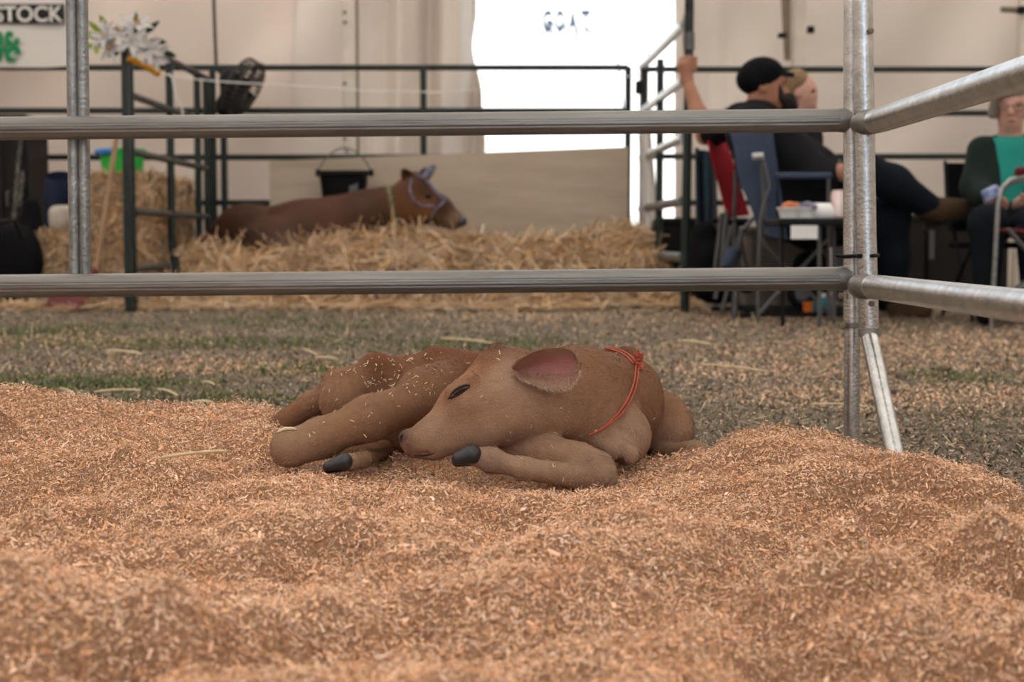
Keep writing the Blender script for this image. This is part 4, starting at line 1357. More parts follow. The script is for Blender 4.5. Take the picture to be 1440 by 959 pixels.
blob('nose', [cwe(649, 312, 9.14, 7.5, 8.5, 9, -30), cwe(645, 305, 9.15, 6, 5, 8, -30)], .006, .02, M['muzzle'], cow)
blob('eye', [cwe(602, 275.5, 9.10, 4.2, 2.8, 3, -15)], .004, .01, M['eye'], cow)
for (x0, y0, x1, y1, Y, nm) in ((577, 254, 566, 238, 9.17, 'near'), (592, 250, 610, 236, 9.28, 'far')):
    e0_, e1_ = at(x0, y0, Y), at(x1, y1, Y - .03)
    ax_ = e1_ - e0_; L_ = np.linalg.norm(ax_); ax_ /= L_
    sd = np.cross(ax_, np.array([0, 1.0, 0])); sd /= np.linalg.norm(sd)
    mb = MB()
    mb.sheet(lambda u, v: e0_ + ax_ * L_ * u + sd * ((2 * v - 1) * .036 * math.sin(math.pi * (u * .95 + .05) ** .7) ** .7) + np.array([0, .02 * (1 - (2 * v - 1) ** 2), 0]), 8, 6, .006)
    eo_ = mb.mesh('ear', True); set_coat(eo_, np.repeat([[.07, .028, .016]], len(mb.v), 0))
    link('ear', eo_, M['cow'], cow)

# halter and neck chain follow the head
hl = thing('show_halter', 'blue and white rope halter on the head of the resting cow', 'halter', at(595, 280, 9.1))
def on_cow(pts, n=14, off=.012):
    t = np.linspace(0, 1, len(pts)); s = np.linspace(0, 1, n)
    P, N_ = march(cow_prims, .09, np.interp(s, t, [p[0] for p in pts]), np.interp(s, t, [p[1] for p in pts]), 8.0, 9.6)
    return P + N_ * off
for nm, pts in (('crown_strap', [(579, 252), (576, 266), (582, 282), (594, 290)]), ('brow_strap', [(584, 246), (597, 253), (610, 268), (624, 282)]), ('nose_band', [(627, 281), (618, 290), (609, 299), (606, 313), (604, 320)]), ('cheek_strap', [(594, 290), (604, 289), (612, 291)])):
    MB().tube(on_cow(pts, off=.006), .0062, 8).build(nm, M['halter'], hl)
tag(MB().tube([at(596, 249, 9.1), at(603, 243, 9.1), at(609, 235, 9.1), at(612, 232, 9.1)], [.02, .03, .022, .008], 8).build('ribbon_bow', M['halter'], hl), 'pale lilac bow')
nc = thing('neck_chain', 'chain collar of pale links around the cow neck', 'chain', at(550, 300, 9.1))
P = on_cow([(547, 264), (550, 280), (553, 300), (557, 318), (562, 330)], 15, .01)
for i, p in enumerate(P):
    sx = np.array([1.0, 0, 0]) if i % 2 else np.array([0, 1.0, 0])
    MB().tube([p + sx * .011 * math.cos(t) + np.array([0, 0, .017 * math.sin(t)]) for t in np.arange(8) * math.pi / 4], .0042, 5, closed=True).build('link', M['chain'] if i % 2 else M['lime'], nc)

# ---- black bucket hooked on the board
bk = thing('bucket', 'black flat-backed bucket hanging on the plywood above the cow', 'bucket', at(485, 275, 9.75))
def bucket_ring(px0, px1, py, dep, thick=0):
    a = at(px0, py, 9.76); b = at(px1, py, 9.76)
    pts = []
    for k in range(24):
        t = 2 * math.pi * k / 24
        cx_, cy_ = math.cos(t), math.sin(t)
        x_ = (a[0] + b[0]) / 2 + (b[0] - a[0]) / 2 * np.sign(cx_) * abs(cx_) ** .55
        y_ = 9.82 - dep / 2 + dep / 2 * np.sign(cy_) * abs(cy_) ** .5
        pts.append((x_, y_, a[2]))
    return pts
mb = MB()
rings = [bucket_ring(455, 514, 282, .16), bucket_ring(451, 518, 247, .20), bucket_ring(447, 522, 246, .225), bucket_ring(447, 522, 241, .225), bucket_ring(450, 519, 241, .20), bucket_ring(457, 512, 279, .15)]
Vv = [p for r in rings for p in r]
Ff = [(i * 24 + k, i * 24 + (k + 1) % 24, (i + 1) * 24 + (k + 1) % 24, (i + 1) * 24 + k) for i in range(5) for k in range(24)] + [tuple(range(23, -1, -1)), tuple(5 * 24 + k for k in range(24))]
mb.add(Vv, Ff); mb.build('shell', M['black'], bk)
MB().tube([at(447 + 75 * t, 241 - 33 * math.sin(math.pi * t) ** .75, 9.76) for t in np.linspace(0, 1, 15)], .005, 8).build('handle', M['grey_metal'], bk)
for px in (447, 522): MB().box(at(px, 243, 9.75), (.03, .03, .05), bev=.006).build('lug', M['black'], bk)
MB().tube([at(486, 208, 9.84), at(487, 214, 9.78), at(491, 213, 9.80)], .006, 6).build('hook', M['grey_metal'], bk)
MB().box(at(497, 263, 9.64), (.06, .004, .075), bev=.002).build('label', M['grey_metal'], bk)

# ---- green and blue tubs on the bales
def tub(name, px0, px1, pyt, pyb, Y, m, label, cat):
    a = at(px0, pyt, Y); b = at(px1, pyt, Y); c = at(px0, pyb, Y)
    r = (b[0] - a[0]) / 2; h_ = a[2] - c[2]; cx_ = (a[0] + b[0]) / 2
    t = thing(name, label, cat, (cx_, Y, c[2]))
    MB().lathe([(r * .80, 0), (r * .94, h_ * .9), (r, h_ * .9), (r, h_), (r * .93, h_), (r * .90, h_ * .9), (r * .78, .02)], (cx_, Y, c[2]), 30).build('shell', m, t)
    return t, cx_, r, c[2], h_


t, cx_, r_, z_, h_ = tub('tub', 138, 205, 210, 246, 8.8, M['green_plastic'], 'bright green round tub on the topmost straw bale', 'tub')
MB().tube([(cx_ + r_ * 1.0 * math.cos(q), 8.8 + r_ * 1.0 * math.sin(q), z_ + h_ * .86) for q in np.linspace(math.radians(150), math.radians(262), 12)], .02, 8).build('rim_guard', M['blue_plastic'], t)

# navy bag and pale sack on the left bale
nb = thing('feed_bag', 'navy blue nylon bag standing on the lower left bale', 'bag', at(78, 318, 8.9))
a, b = at(58, 320, 8.85), at(100, 246, 8.85)
mb = MB()
mb.sheet(lambda u, v: (a[0] + (b[0] - a[0]) * (.5 + (.5 - .10 * v) * math.cos(u * 2 * math.pi)) + .01 * math.sin(v * 8 + u * 9), 8.9 + .13 * (1 - .5 * v) * math.sin(u * 2 * math.pi), a[2] + (b[2] - a[2]) * v + .03 * math.sin(u * 6.28) * v), 24, 10)
mb.build('body', M['navy'], nb)
tag(blob('feed_sack', [cap(at(80, 300, 8.72), .05, at(104, 301, 8.72), .055), ell(at(88, 314, 8.72), (.08, .06, .06))], .012, .04, M['sack']), 'crumpled pale sack leaning on the navy bag', 'sack')

# dark gear at the left edge
dw = thing('tack_cabinet', 'dark wooden tack cabinet at the left edge', 'cabinet', at(-10, 420, 9.4))
a, b = at(-60, 400, 9.35), at(34, 160, 9.35)
MB().box(((a[0] + b[0]) / 2, 9.6, (0 + b[2]) / 2), (b[0] - a[0], .45, b[2]), bev=.01).build('body', M['dark_wood'], dw)
MB().box(((a[0] + b[0]) / 2 - .06, 9.368, b[2] * .5), ((b[0] - a[0]) * .62, .02, b[2] * .9), bev=.006).build('door', M['dark_wood'], dw)
MB().box((b[0] - .12, 9.35, b[2] * .55), (.02, .03, .10), bev=.005).build('handle', M['grey_metal'], dw)
hp = tag(MB().tube([at(33, 195, 9.2) * [1, 1, 0], at(33, 168, 9.2)], .028, 10).build('gear_post', M['black']), 'black upright hung with lead chains at the left edge', 'post')
for (x0, y0, x1, y1, lb) in ((30, 197, 24, 240, 'upper pale lead chain on the black left post'), (25, 238, 18, 328, 'long pale lead chain beside the tack cabinet'), (32, 245, 27, 290, 'short dull lead chain next to the long pale one')):
    ch = thing('lead_chain', lb, 'chain', at(x1, y1, 9.12), 'lead chains')
    nlk = max(5, int((y1 - y0) / 5.5))
    for i in range(nlk):
        p = at(x0 + (x1 - x0) * i / nlk, y0 + (y1 - y0) * i / nlk, 9.13)
        sx = np.array([1.0, 0, 0]) if i % 2 else np.array([0, 1.0, 0])
        MB().tube([p + sx * .012 * math.cos(q) + np.array([0, 0, .019 * math.sin(q)]) for q in np.arange(8) * math.pi / 4], .0036, 5, closed=True).build('link', M['chain'], ch)
db = thing('duffel_bag', 'black bulging duffel bag on the ground left of the straw bales', 'bag', at(15, 425, 8.5))
blob('body', [cap(at(-30, 368, 8.55), .16, at(30, 370, 8.5), .13), ell(at(18, 345, 8.55), (.15, .15, .13)), ell(at(0, 405, 8.5), (.21, .2, .09))], .02, .08, M['black_cloth'], db)
MB().tube([at(-15, 335, 8.40), at(0, 312, 8.36), at(20, 310, 8.36), at(32, 335, 8.40)], .014, 8).build('handle', M['black'], db)
bk2 = thing('black_jacket', 'black jacket hung between cabinet and navy bag', 'jacket', at(48, 330, 9.2))
blob('body', [cap(at(44, 290, 8.75), .05, at(44, 340, 8.72), .09), cap(at(44, 340, 8.72), .09, at(42, 400, 8.68), .11)], .02, .06, M['black_cloth'], bk2)

# shovel leaning on the bales: wooden handle, maroon scoop
sh = thing('shovel', 'wooden handled shovel with maroon blade leaning on the bales', 'shovel', at(110, 438, 8.3))
MB().tube([at(134, 385, 8.32), at(150, 285, 8.4), at(168, 165, 8.5)], [.015, .016, .015], 12).build('handle', M['wood'], sh)
mb = MB()
p0, p1 = at(131, 384, 8.32), at(90, 438, 8.12)
ax_ = p1 - p0; L_ = np.linalg.norm(ax_); ax_ /= L_
sd = np.cross(ax_, np.array([.25, .35, .9])); sd /= np.linalg.norm(sd); up_ = np.cross(sd, ax_)
mb.sheet(lambda u, v: p0 + ax_ * L_ * u + sd * (2 * v - 1) * (.05 + .075 * min(1, u * 3)) + up_ * .03 * ((2 * v - 1) ** 2), 10, 8, .006)
mb.build('blade', M['maroon'], sh)
MB().tube([at(135, 380, 8.32), p0 + ax_ * .08], [.022, .02], 10).build('socket', M['maroon'], sh)

# fan seen from the side, tilted on the fence
fn_ = thing('barn_fan', 'dark round barn fan clamped to the fence corner', 'fan', at(335, 150, 9.7))
ctr = at(343, 124, 9.7); axs = np.array([.88, -.16, -.50])
axs = axs / np.linalg.norm(axs)
u1 = np.cross(axs, [0, 1.0, 0]); u1 /= np.linalg.norm(u1); u2 = np.cross(axs, u1)
RF = .20
def ringp(r, off, n=28): return [ctr + (u1 * math.cos(t) + u2 * math.sin(t)) * r + axs * off for t in np.arange(n) * 2 * math.pi / n]
for off in (-.045, .03): MB().tube(ringp(RF, off), .008, 6, closed=True).build('cage_ring', M['mesh_grille'], fn_)
mb = MB()
for k in range(30):
    t = 2 * math.pi * k / 30; d0 = u1 * math.cos(t) + u2 * math.sin(t)
    mb.tube([ctr + d0 * .05 + axs * .06, ctr + d0 * RF * .6 + axs * .055, ctr + d0 * RF + axs * .03, ctr + d0 * RF - axs * .045, ctr + d0 * RF * .6 - axs * .07, ctr + d0 * .05 - axs * .07], .0042, 4)
mb.build('cage_wires', M['mesh_grille'], fn_)
mb = MB(); mb.lathe([(.05, -.17), (.07, -.15), (.07, -.02), (.03, 0.02)], ctr, 16, np.stack([u1, u2, axs], 1)); mb.build('motor', M['black'], fn_)
for k in range(3):
    t = 2 * math.pi * k / 3; d0 = u1 * math.cos(t) + u2 * math.sin(t); d1 = -u1 * math.sin(t) + u2 * math.cos(t)
    MB().sheet(lambda u, v: ctr + d0 * (.03 + .16 * u) + d1 * (v - .5) * (.05 + .13 * u) + axs * (.03 * (v - .5) * 2), 6, 5, .004).build('blade', M['black'], fn_)
blob('housing', [cap(at(322, 146, 9.72), .085, at(333, 128, 9.7), .075), cap(at(318, 155, 9.74), .06, at(306, 150, 9.8), .03)], .012, .04, M['black'], fn_)
MB().tube([at(305, 98, 9.85), at(318, 108, 9.8), at(330, 122, 9.72)], .014, 8).build('bracket', M['black'], fn_)

# electric gate handle and cord strung along the stall
gh = thing('fence_cord', 'pale fence cord with yellow insulated grip at the green post', 'cord', at(203, 93, 7.95))
MB().tube([at(181, 81, 7.9), at(191, 86.5, 7.93), at(193, 88, 7.93), at(216, 99, 8.0), at(219, 100, 8.0), at(224, 103.5, 8.02)], [.02, .022, .017, .019, .026, .02], 14).build('grip', M['yellow'], gh)
MB().tube([at(224, 103, 8.02), at(240, 106, 8.1), at(262, 110, 8.4), at(300, 114, 8.8), at(345, 117, 9.2), at(420, 121, 9.4), at(520, 128, 9.5), at(620, 130, 9.6), at(720, 122, 9.7), at(820, 113, 9.75), at(900, 106, 9.7)], .0042, 6).build('cord', M['cord'], gh)
MB().tube([at(238, 103, 8.1), at(243, 112, 8.1), at(246, 135, 8.1), at(254, 146, 8.12), at(257, 158, 8.12), at(255, 170, 8.12)], .005, 6).build('cord_end', M['cord'], gh)

# artificial white lilies on the green post
fb = thing('flower_bunch', 'bunch of white artificial lilies tied on the green gate post', 'flowers', at(178, 62, 7.93))
pet = MB()
def petal_fn(u, v):
    w = 2 * v - 1
    hw = .018 * math.sin(math.pi * (u * .94 + .06)) ** .8
    return (.105 * u, hw * w, .03 * u ** 2 * (1.4 - 1.6 * u) + .006 * w * w)
pet.sheet(petal_fn, 7, 4, .0015)
pme = pet.mesh('petal', True); pme.materials.append(M['petal'])
cme_ = MB().tube([(0, 0, 0), (0, 0, .03), (.004, 0, .05)], [.006, .006, .004], 6).mesh('flower_centre', True); cme_.materials.append(M['yellow'])
for (px, py, Yf, nx_, ny_, nz_) in ((150, 52, 7.9, -.5, -.8, .3), (168, 46, 7.95, -.1, -.7, .8), (192, 36, 7.95, .3, -.7, .8), (186, 58, 7.85, .1, -1, .1), (205, 68, 7.88, .5, -.9, 0), (216, 76, 7.95, .8, -.7, -.2), (158, 66, 7.9, -.4, -.9, -.2), (182, 44, 8.0, 0, -.3, 1)):
    fl_ = link('flower', cme_, M['yellow'], fb)
    zc = np.array([nx_, ny_, nz_]); zc = zc / np.linalg.norm(zc)
    Rm = rotm(np.cross(zc, [.3, .2, .9]), zc)
    mw = Matrix.Translation(Vector(at(px, py, Yf))) @ Matrix([list(Rm[i]) for i in range(3)]).to_4x4()
    fl_.matrix_basis = mw
    for k in range(6):
        pt = link('petal', pme, M['petal'], None); pt.parent = fl_
        pt.rotation_euler = (0, -.35 + (.12 if k % 2 else 0), k * math.pi / 3 + random.uniform(-.1, .1))
for (px, py, dx, dz, m) in ((150, 42, -.02, .05, 'lime'), (140, 56, -.09, .03, 'lime'), (136, 64, -.09, -.03, 'lime'), (134, 58, .02, -.09, 'lime'), (146, 50, -.07, .05, 'lime'), (160, 60, -.08, .0, 'leaf'), (200, 48, .1, .04, 'leaf'), (190, 52, .02, .1, 'leaf'), (210, 56, .1, -.04, 'leaf'), (170, 70, -.06, -.06, 'leaf'), (226, 72, .09, -.05, 'leaf')):
    p0 = at(px, py, 7.98); d0 = np.array([dx, -.03, dz]); s0 = np.cross(d0, [0, 1, .2]); s0 /= np.linalg.norm(s0)
    MB().sheet(lambda u, v: p0 + d0 * u * 1.1 + s0 * (2 * v - 1) * .018 * math.sin(math.pi * (u * .95 + .03)) + np.array([0, -.02 * u * u, .02 * u]), 7, 3, .0015).build('leaf', M[m], fb)
MB().tube([at(178, 75, 7.95), at(176, 60, 7.95), at(180, 48, 7.95)], [.016, .02, .01], 8).build('stem_bundle', M['leaf'], fb)

# ---- banner
bn = thing('banner', 'white banner with STOCK in a black strip and a green clover emblem', 'banner', at(45, 97, 9.92))
a, b = at(-190, 95, 9.9), at(92, -14, 9.9)
MB().sheet(lambda u, v: (a[0] + (b[0] - a[0]) * u, 9.9 + .012 * math.sin(u * 7 + v), a[2] + (b[2] - a[2]) * v + .02 * max(0, u - .9) * 5 * (1 - v)), 30, 8, .003).build('sheet', M['banner'], bn)
p0, p1 = at(-190, 33, 9.875), at(90, 5.5, 9.875)
MB().box(((p0[0] + p1[0]) / 2, 9.878, (p0[2] + p1[2]) / 2), (p1[0] - p0[0], .002, p1[2] - p0[2])).build('black_strip', M['ink_black'], bn)
q0, q1 = at(-8, 31, 9.87), at(88.5, 8, 9.87)
me = text_mesh('STOCK', q1[2] - q0[2], .022)
V = np.array([v.co[:] for v in me.vertices]); V[:, 0] *= (q1[0] - q0[0]) / (V[:, 0].max() - V[:, 0].min()); me.vertices.foreach_set('co', V.astype(np.float32).ravel()); me.update()
o = link('lettering', me, M['banner'], bn); o.location = ((q0[0] + q1[0]) / 2, 9.872, (q0[2] + q1[2]) / 2)
cl = at(6, 66, 9.875); s_ = 9.875 / F_PX
for (sx, sz) in ((1, 1), (1, -1), (-1, 1), (-1, -1)):
    pts = []
    for k in range(32):   # heart shaped leaflet pointing to the centre
        t = 2 * math.pi * k / 32
        hx = 16 * math.sin(t) ** 3; hz = 13 * math.cos(t) - 5 * math.cos(2 * t) - 2 * math.cos(3 * t) - math.cos(4 * t)
        hx, hz = hx * .74, (hz + 17) * .80
        c45 = math.radians(45 if sx > 0 else -45) if sz > 0 else math.radians(127 if sx > 0 else -127)
        pts.append((cl[0] + s_ * (hx * math.cos(c45) + hz * math.sin(c45)), 9.872, cl[2] + s_ * (-hx * math.sin(c45) + hz * math.cos(c45))))
    MB().add(pts, [tuple(range(32))]).build('clover_leaf', M['ink_green'], bn, smooth=False)
    hm = text_mesh('H', 8.5 * s_, .02)
    o = link('lettering', hm, M['banner'], bn)
    o.location = (cl[0] + sx * 13.0 * s_, 9.869, cl[2] + sz * 11.5 * s_); o.rotation_euler = (0, math.radians(-40 * sx * sz if sz > 0 else 40 * sx), 0)
MB().sheet(lambda u, v: (cl[0] + s_ * (6 * u * u + (v - .5) * 3), 9.872, cl[2] - s_ * 22 * u), 6, 1).build('clover_stem', M['ink_green'], bn, smooth=False)
# ================================================================== people, chairs and table at the right
def pc(x0, y0, Y0, r0, x1, y1, Y1, r1, k=None):
    """tapered limb, radii in metres"""
    return cap(at(x0, y0, Y0), r0, at(x1, y1, Y1), r1, k)


def pe(x, y, Y, r, rot=None, k=None, op=1): return ell(at(x, y, Y), r, rot, k, op)


def fingers(root, dirs, lens, r=.009):
    out = []
    for (p, d, b), L_ in zip(dirs, lens):
        p = np.array(p); d = np.array(d, float); d /= np.linalg.norm(d); b = np.array(b, float); b /= np.linalg.norm(b)
        m1 = p + d * L_ * .45; m2 = m1 + (d * .55 + b * .8) * L_ * .32; m3 = m2 + (b * .95 - d * .1) * L_ * .28
        out += [cap(p, r, m1, r * .95, .004), cap(m1, r * .95, m2, r * .9, .004), cap(m2, r * .9, m3, r * .8, .004)]
    return out


# ---------- the man in the black cap
Ym = 7.35
man = thing('person', 'seated man in black cap and charcoal shirt, arm up holding a post', 'person', at(1150, 440, Ym))
hx, hy = 1077, 122
head_m = [pe(1074, 112, Ym, (.098, .078, .095)), pe(1082, 126, Ym, (.075, .066, .10)), pe(1094, 141, Ym, (.05, .052, .05)), pc(1099, 118, Ym, .012, 1105, 129, Ym, .017, .02), pe(1104, 131, Ym, (.016, .018, .014), None, .015),
          pe(1098, 112, Ym, (.035, .06, .018), None, .03), pe(1073, 121, Ym - .074, (.024, .014, .034), None, .012), pe(1074, 121, Ym - .088, (.010, .01, .018), None, .006, -1),
          pc(1068, 140, Ym, .062, 1062, 168, Ym + .02, .072)]
HM = at(964, 91, PY)
arm_far = [pc(1032, 168, Ym + .2, .062, 992, 190, Ym + .42, .048), pc(992, 190, Ym + .42, .046, 982, 160, Ym + .5, .047), pc(982, 160, Ym + .5, .047, 966, 112, PY - .03, .031),
           pc(966, 110, PY - .03, .033, 962, 92, PY - .035, .037, .02)]
hand_f = []
for i in range(4):
    zb = HM[2] + .030 - i * .021
    a0 = np.array([PX - .030, PY - .034, zb]); a1 = np.array([PX + .012, PY - .046, zb + .004]); a2 = np.array([PX + .047, PY - .018, zb + .004]); a3 = np.array([PX + .040, PY + .022, zb])
    hand_f += [cap(a0, .012, a1, .0105, .006), cap(a1, .0105, a2, .010, .006), cap(a2, .010, a3, .0085, .006)]
hand_f += [cap(HM + np.array([-.03, -.02, -.03]), .016, np.array([PX - .03, PY + .03, HM[2] + .03]), .012, .01), cap(np.array([PX - .03, PY + .03, HM[2] + .03]), .012, np.array([PX + .01, PY + .045, HM[2] + .045]), .010, .006)]
arm_near = [pc(1098, 196, Ym - .19, .072, 1150, 248, Ym - .24, .058), pc(1150, 248, Ym - .24, .052, 1180, 243, Ym - .28, .042), pc(1180, 243, Ym - .28, .040, 1194, 241, Ym - .26, .030), pe(1200, 240, Ym - .25, (.045, .03, .035))]
arm_near += fingers(None, [((at(1206, 234 + 4 * i, Ym - .25)), (1, 0, -.1), (0, .3, -1)) for i in range(4)], [.05, .055, .05, .045]) + [cap(at(1200, 234, Ym - .27), .012, at(1208, 229, Ym - .26), .009, .006)]
torso = [pe(1066, 190, Ym + .02, (.15, .21, .12)), pc(1060, 172, Ym - .13, .075, 1060, 172, Ym + .17, .075), pe(1092, 228, Ym, (.20, .20, .19)), pe(1118, 272, Ym, (.22, .20, .18)), pe(1128, 305, Ym, (.18, .19, .13)),
         pe(1140, 250, Ym - .02, (.15, .15, .16))]
leg_up = [pc(1140, 315, Ym - .10, .105, 1210, 240, Ym - .14, .083), pc(1210, 240, Ym - .14, .08, 1256, 258, Ym - .1, .073), pc(1256, 258, Ym - .1, .073, 1306, 290, Ym - .02, .05)]
leg_dn = [pc(1140, 320, Ym + .1, .105, 1250, 306, Ym + .08, .085), pc(1250, 306, Ym + .08, .083, 1256, 360, Ym + .1, .065), pc(1256, 360, Ym + .1, .065, 1260, 424, Ym + .12, .047)]
body_p = head_m + arm_far + hand_f + arm_near + torso + leg_up + leg_dn
blob('body', body_p, .008, .03, M['skin'], man)
clip_sleeve = lambda X: np.where(X[..., 0] < at(990, 0, Ym + .3)[0], .05, -.05)
blob('shirt', torso + [pc(1066, 166, Ym, .085, 1066, 180, Ym, .12), pc(1040, 168, Ym + .16, .075, 1002, 186, Ym + .38, .060), pc(1096, 190, Ym - .17, .085, 1150, 248, Ym - .24, .070), pc(1150, 248, Ym - .24, .07, 1166, 246, Ym - .25, .058)], .012, .06, M['dark_grey'], man, inflate=.014)
blob('trousers', [pe(1134, 308, Ym, (.20, .20, .12))] + leg_up + leg_dn, .012, .05, M['jeans'], man, inflate=.016)
bt = blob('boot', [pc(1304, 292, Ym - .02, .066, 1322, 297, Ym, .068), pc(1322, 298, Ym, .062, 1370, 293, Ym + .03, .046), pe(1376, 291, Ym + .03, (.05, .055, .044)), pe(1340, 296, Ym + .01, (.11, .055, .058))], .009, .03, M['boot'], man)
sole = MB()
sole.sheet(lambda u, v: at(1300 + 88 * u, 318 - 14 * u + 3 * math.sin(u * 9), Ym - .04 + .10 * v), 12, 5, .018)
sole.build('sole', M['black'], bt)
bt2 = blob('boot', [pc(1260, 420, Ym + .12, .06, 1264, 434, Ym + .10, .06), pc(1264, 436, Ym + .10, .05, 1300, 438, Ym + .06, .04)], .010, .03, M['boot'], man)
cap_p = [pe(1072, 104, Ym, (.112, .098, .088)), pe(1062, 112, Ym, (.098, .094, .08))]
cp = blob('cap', cap_p, .008, .03, M['black_cloth'], man, clip=lambda X: (at(1070, 131, Ym)[2] - X[..., 2]) + .25 * (at(1070, 131, Ym)[0] - X[..., 0]) * -1.25)
mb = MB()
mb.sheet(lambda u, v: at(1094 + 23 * u, 97 + 5 * u + 7 * (2 * v - 1) ** 2, Ym + (2 * v - 1) * .075 * math.sqrt(max(0, 1 - (u * .95) ** 2))), 8, 8, .006)
mb.build('brim', M['black_cloth'], cp)
blob('beard', [pc(1096, 120, Ym - .054, .010, 1099, 138, Ym - .048, .022), pe(1107, 145, Ym, (.047, .060, .050)), pe(1113, 150, Ym, (.034, .042, .034)), pc(1108, 136, Ym - .03, .012, 1110, 136, Ym + .03, .012), pc(1096, 120, Ym + .054, .010, 1099, 138, Ym + .048, .022)], .007, .025, M['beard'], man)
blob('eye', [pe(1097, 117, Ym - .035, (.008, .008, .006))], .003, .01, M['eye'], man)

# ---------- the blond person behind him
Yb = 7.92
bl = thing('person', 'blond person in dark clothes seated beyond the bearded man, face in profile', 'person', at(1130, 440, Yb))
hb = [pe(1126, 128, Yb, (.082, .073, .10)), pe(1133, 138, Yb, (.062, .06, .085)), pe(1138, 150, Yb, (.035, .04, .03)), pc(1141, 126, Yb, .010, 1145, 136, Yb, .014, .015), pe(1145, 137, Yb, (.013, .016, .012), None, .012), pe(1142, 146, Yb, (.016, .026, .007), None, .008),
      pe(1139, 125, Yb, (.03, .055, .014), None, .02), pe(1121, 131, Yb - .068, (.018, .010, .028), None, .01), pe(1141.5, 130, Yb - .045, (.012, .02, .010), None, .008, -1), pc(1122, 150, Yb, .05, 1118, 172, Yb, .06)]
tb = [pe(1120, 196, Yb, (.13, .19, .12)), pe(1126, 250, Yb, (.14, .17, .20)), pe(1134, 305, Yb, (.16, .18, .11))]
ab = [pc(1122, 184, Yb - .17, .05, 1158, 240, Yb - .2, .042), pc(1158, 240, Yb - .2, .04, 1200, 262, Yb - .18, .03), pe(1208, 264, Yb - .18, (.04, .028, .03)),
      pc(1122, 184, Yb + .17, .05, 1158, 240, Yb + .2, .042), pc(1158, 240, Yb + .2, .04, 1200, 262, Yb + .1, .03), pe(1208, 264, Yb + .1, (.04, .028, .03))]
for Yh in (Yb - .18, Yb + .1):
    ab += fingers(None, [(at(1214, 260 + 3 * i, Yh), (1, 0, -.2), (0, 0, -1)) for i in range(4)], [.06, .07, .065, .05]) + [cap(at(1208, 260, Yh - .02), .011, at(1216, 255, Yh - .02), .009, .006)]
lb_ = []
for s in (-.1, .1):
    lb_ += [pc(1140, 315, Yb + s, .085, 1235, 312, Yb + s, .07), pc(1235, 312, Yb + s, .068, 1240, 415, Yb + s, .042), pc(1240, 422, Yb + s, .042, 1268, 428, Yb + s, .034)]
blob('body', hb + tb + ab + lb_, .008, .03, M['skin_pale'], bl)
blob('shirt', tb + [pc(1122, 184, Yb - .17, .055, 1140, 212, Yb - .19, .05), pc(1122, 184, Yb + .17, .055, 1140, 212, Yb + .19, .05)], .012, .05, M['dark_grey'], bl, inflate=.012)
blob('trousers', [pe(1134, 305, Yb, (.17, .18, .11))] + lb_[:2] + lb_[3:5], .012, .05, M['jeans'], bl, inflate=.014)
for s in (-.1, .1): blob('shoe', [pc(1242, 424, Yb + s, .05, 1270, 430, Yb + s, .04)], .010, .02, M['black'], bl)
blob('hair', [pe(1117, 115, Yb, (.080, .082, .068)), pe(1109, 128, Yb, (.052, .074, .085)), pc(1124, 106, Yb, .032, 1136, 110, Yb, .014), pe(1106, 142, Yb + .01, (.04, .04, .06))], .008, .03, M['blond'], bl)
blob('eye', [pe(1139.5, 129, Yb - .040, (.010, .010, .006))], .003, .01, M['eye'], bl)

# ---------- the woman in teal
Yw = 7.3
wo = thing('person', 'grey haired woman in glasses, teal shirt and dark green jacket', 'person', at(1420, 440, Yw))
hw_ = [pe(1422, 144, Yw, (.075, .092, .098)), pe(1421, 158, Yw - .015, (.062, .075, .085)), pe(1421, 176, Yw - .03, (.038, .045, .032)), pc(1422, 148, Yw - .085, .010, 1422, 159, Yw - .105, .016, .012), pe(1422, 168, Yw - .088, (.026, .014, .007), None, .008),
       pe(1410, 149, Yw - .09, (.018, .012, .010), None, .01, -1), pe(1433, 149, Yw - .09, (.018, .012, .010), None, .01, -1), pe(1399, 154, Yw + .01, (.012, .022, .03), None, .008), pe(1444, 154, Yw + .01, (.012, .022, .03), None, .008),
       pc(1421, 174, Yw, .055, 1421, 197, Yw + .02, .065)]
tw_ = [pe(1421, 228, Yw + .02, (.17, .12, .12)), pe(1421, 262, Yw, (.16, .14, .16)), pe(1421, 298, Yw, (.18, .16, .11))]
aw = []
for s in (-1, 1):
    X_ = lambda d: 1421 + s * d
    aw += [pc(X_(40), 214, Yw + .02, .055, X_(50), 262, Yw - .05, .047), pc(X_(50), 262, Yw - .05, .043, X_(28), 280, Yw - .26, .03), pe(X_(24), 281, Yw - .29, (.036, .045, .026))]
    aw += fingers(None, [(at(X_(18), 279 + 3 * i, Yw - .31 + .005 * i), (-s, -.35, 0), (-s * .3, .6, -.8)) for i in range(4)], [.06, .07, .065, .05]) + [cap(at(X_(24), 277, Yw - .31), .011, at(X_(16), 273, Yw - .33), .009, .006)]
lw = []
for s in (-1, 1):
    lw += [pc(1421 + s * 24, 308, Yw, .088, 1421 + s * 32, 314, Yw - .40, .072), pc(1421 + s * 32, 316, Yw - .40, .07, 1421 + s * 34, 425, Yw - .40, .045), pc(1421 + s * 34, 440, Yw - .40, .04, 1421 + s * 36, 446, Yw - .55, .034)]
blob('body', hw_ + tw_ + aw + lw, .008, .028, M['skin_pale'], wo)
blob('shirt', tw_ + [pe(1421, 212, Yw + .01, (.12, .09, .06))], .012, .05, M['teal_shirt'], wo, inflate=.010)
jk = [pe(1421, 226, Yw + .06, (.19, .12, .13)), pe(1421, 264, Yw + .05, (.185, .14, .16)), pe(1421, 296, Yw + .04, (.20, .16, .10))]
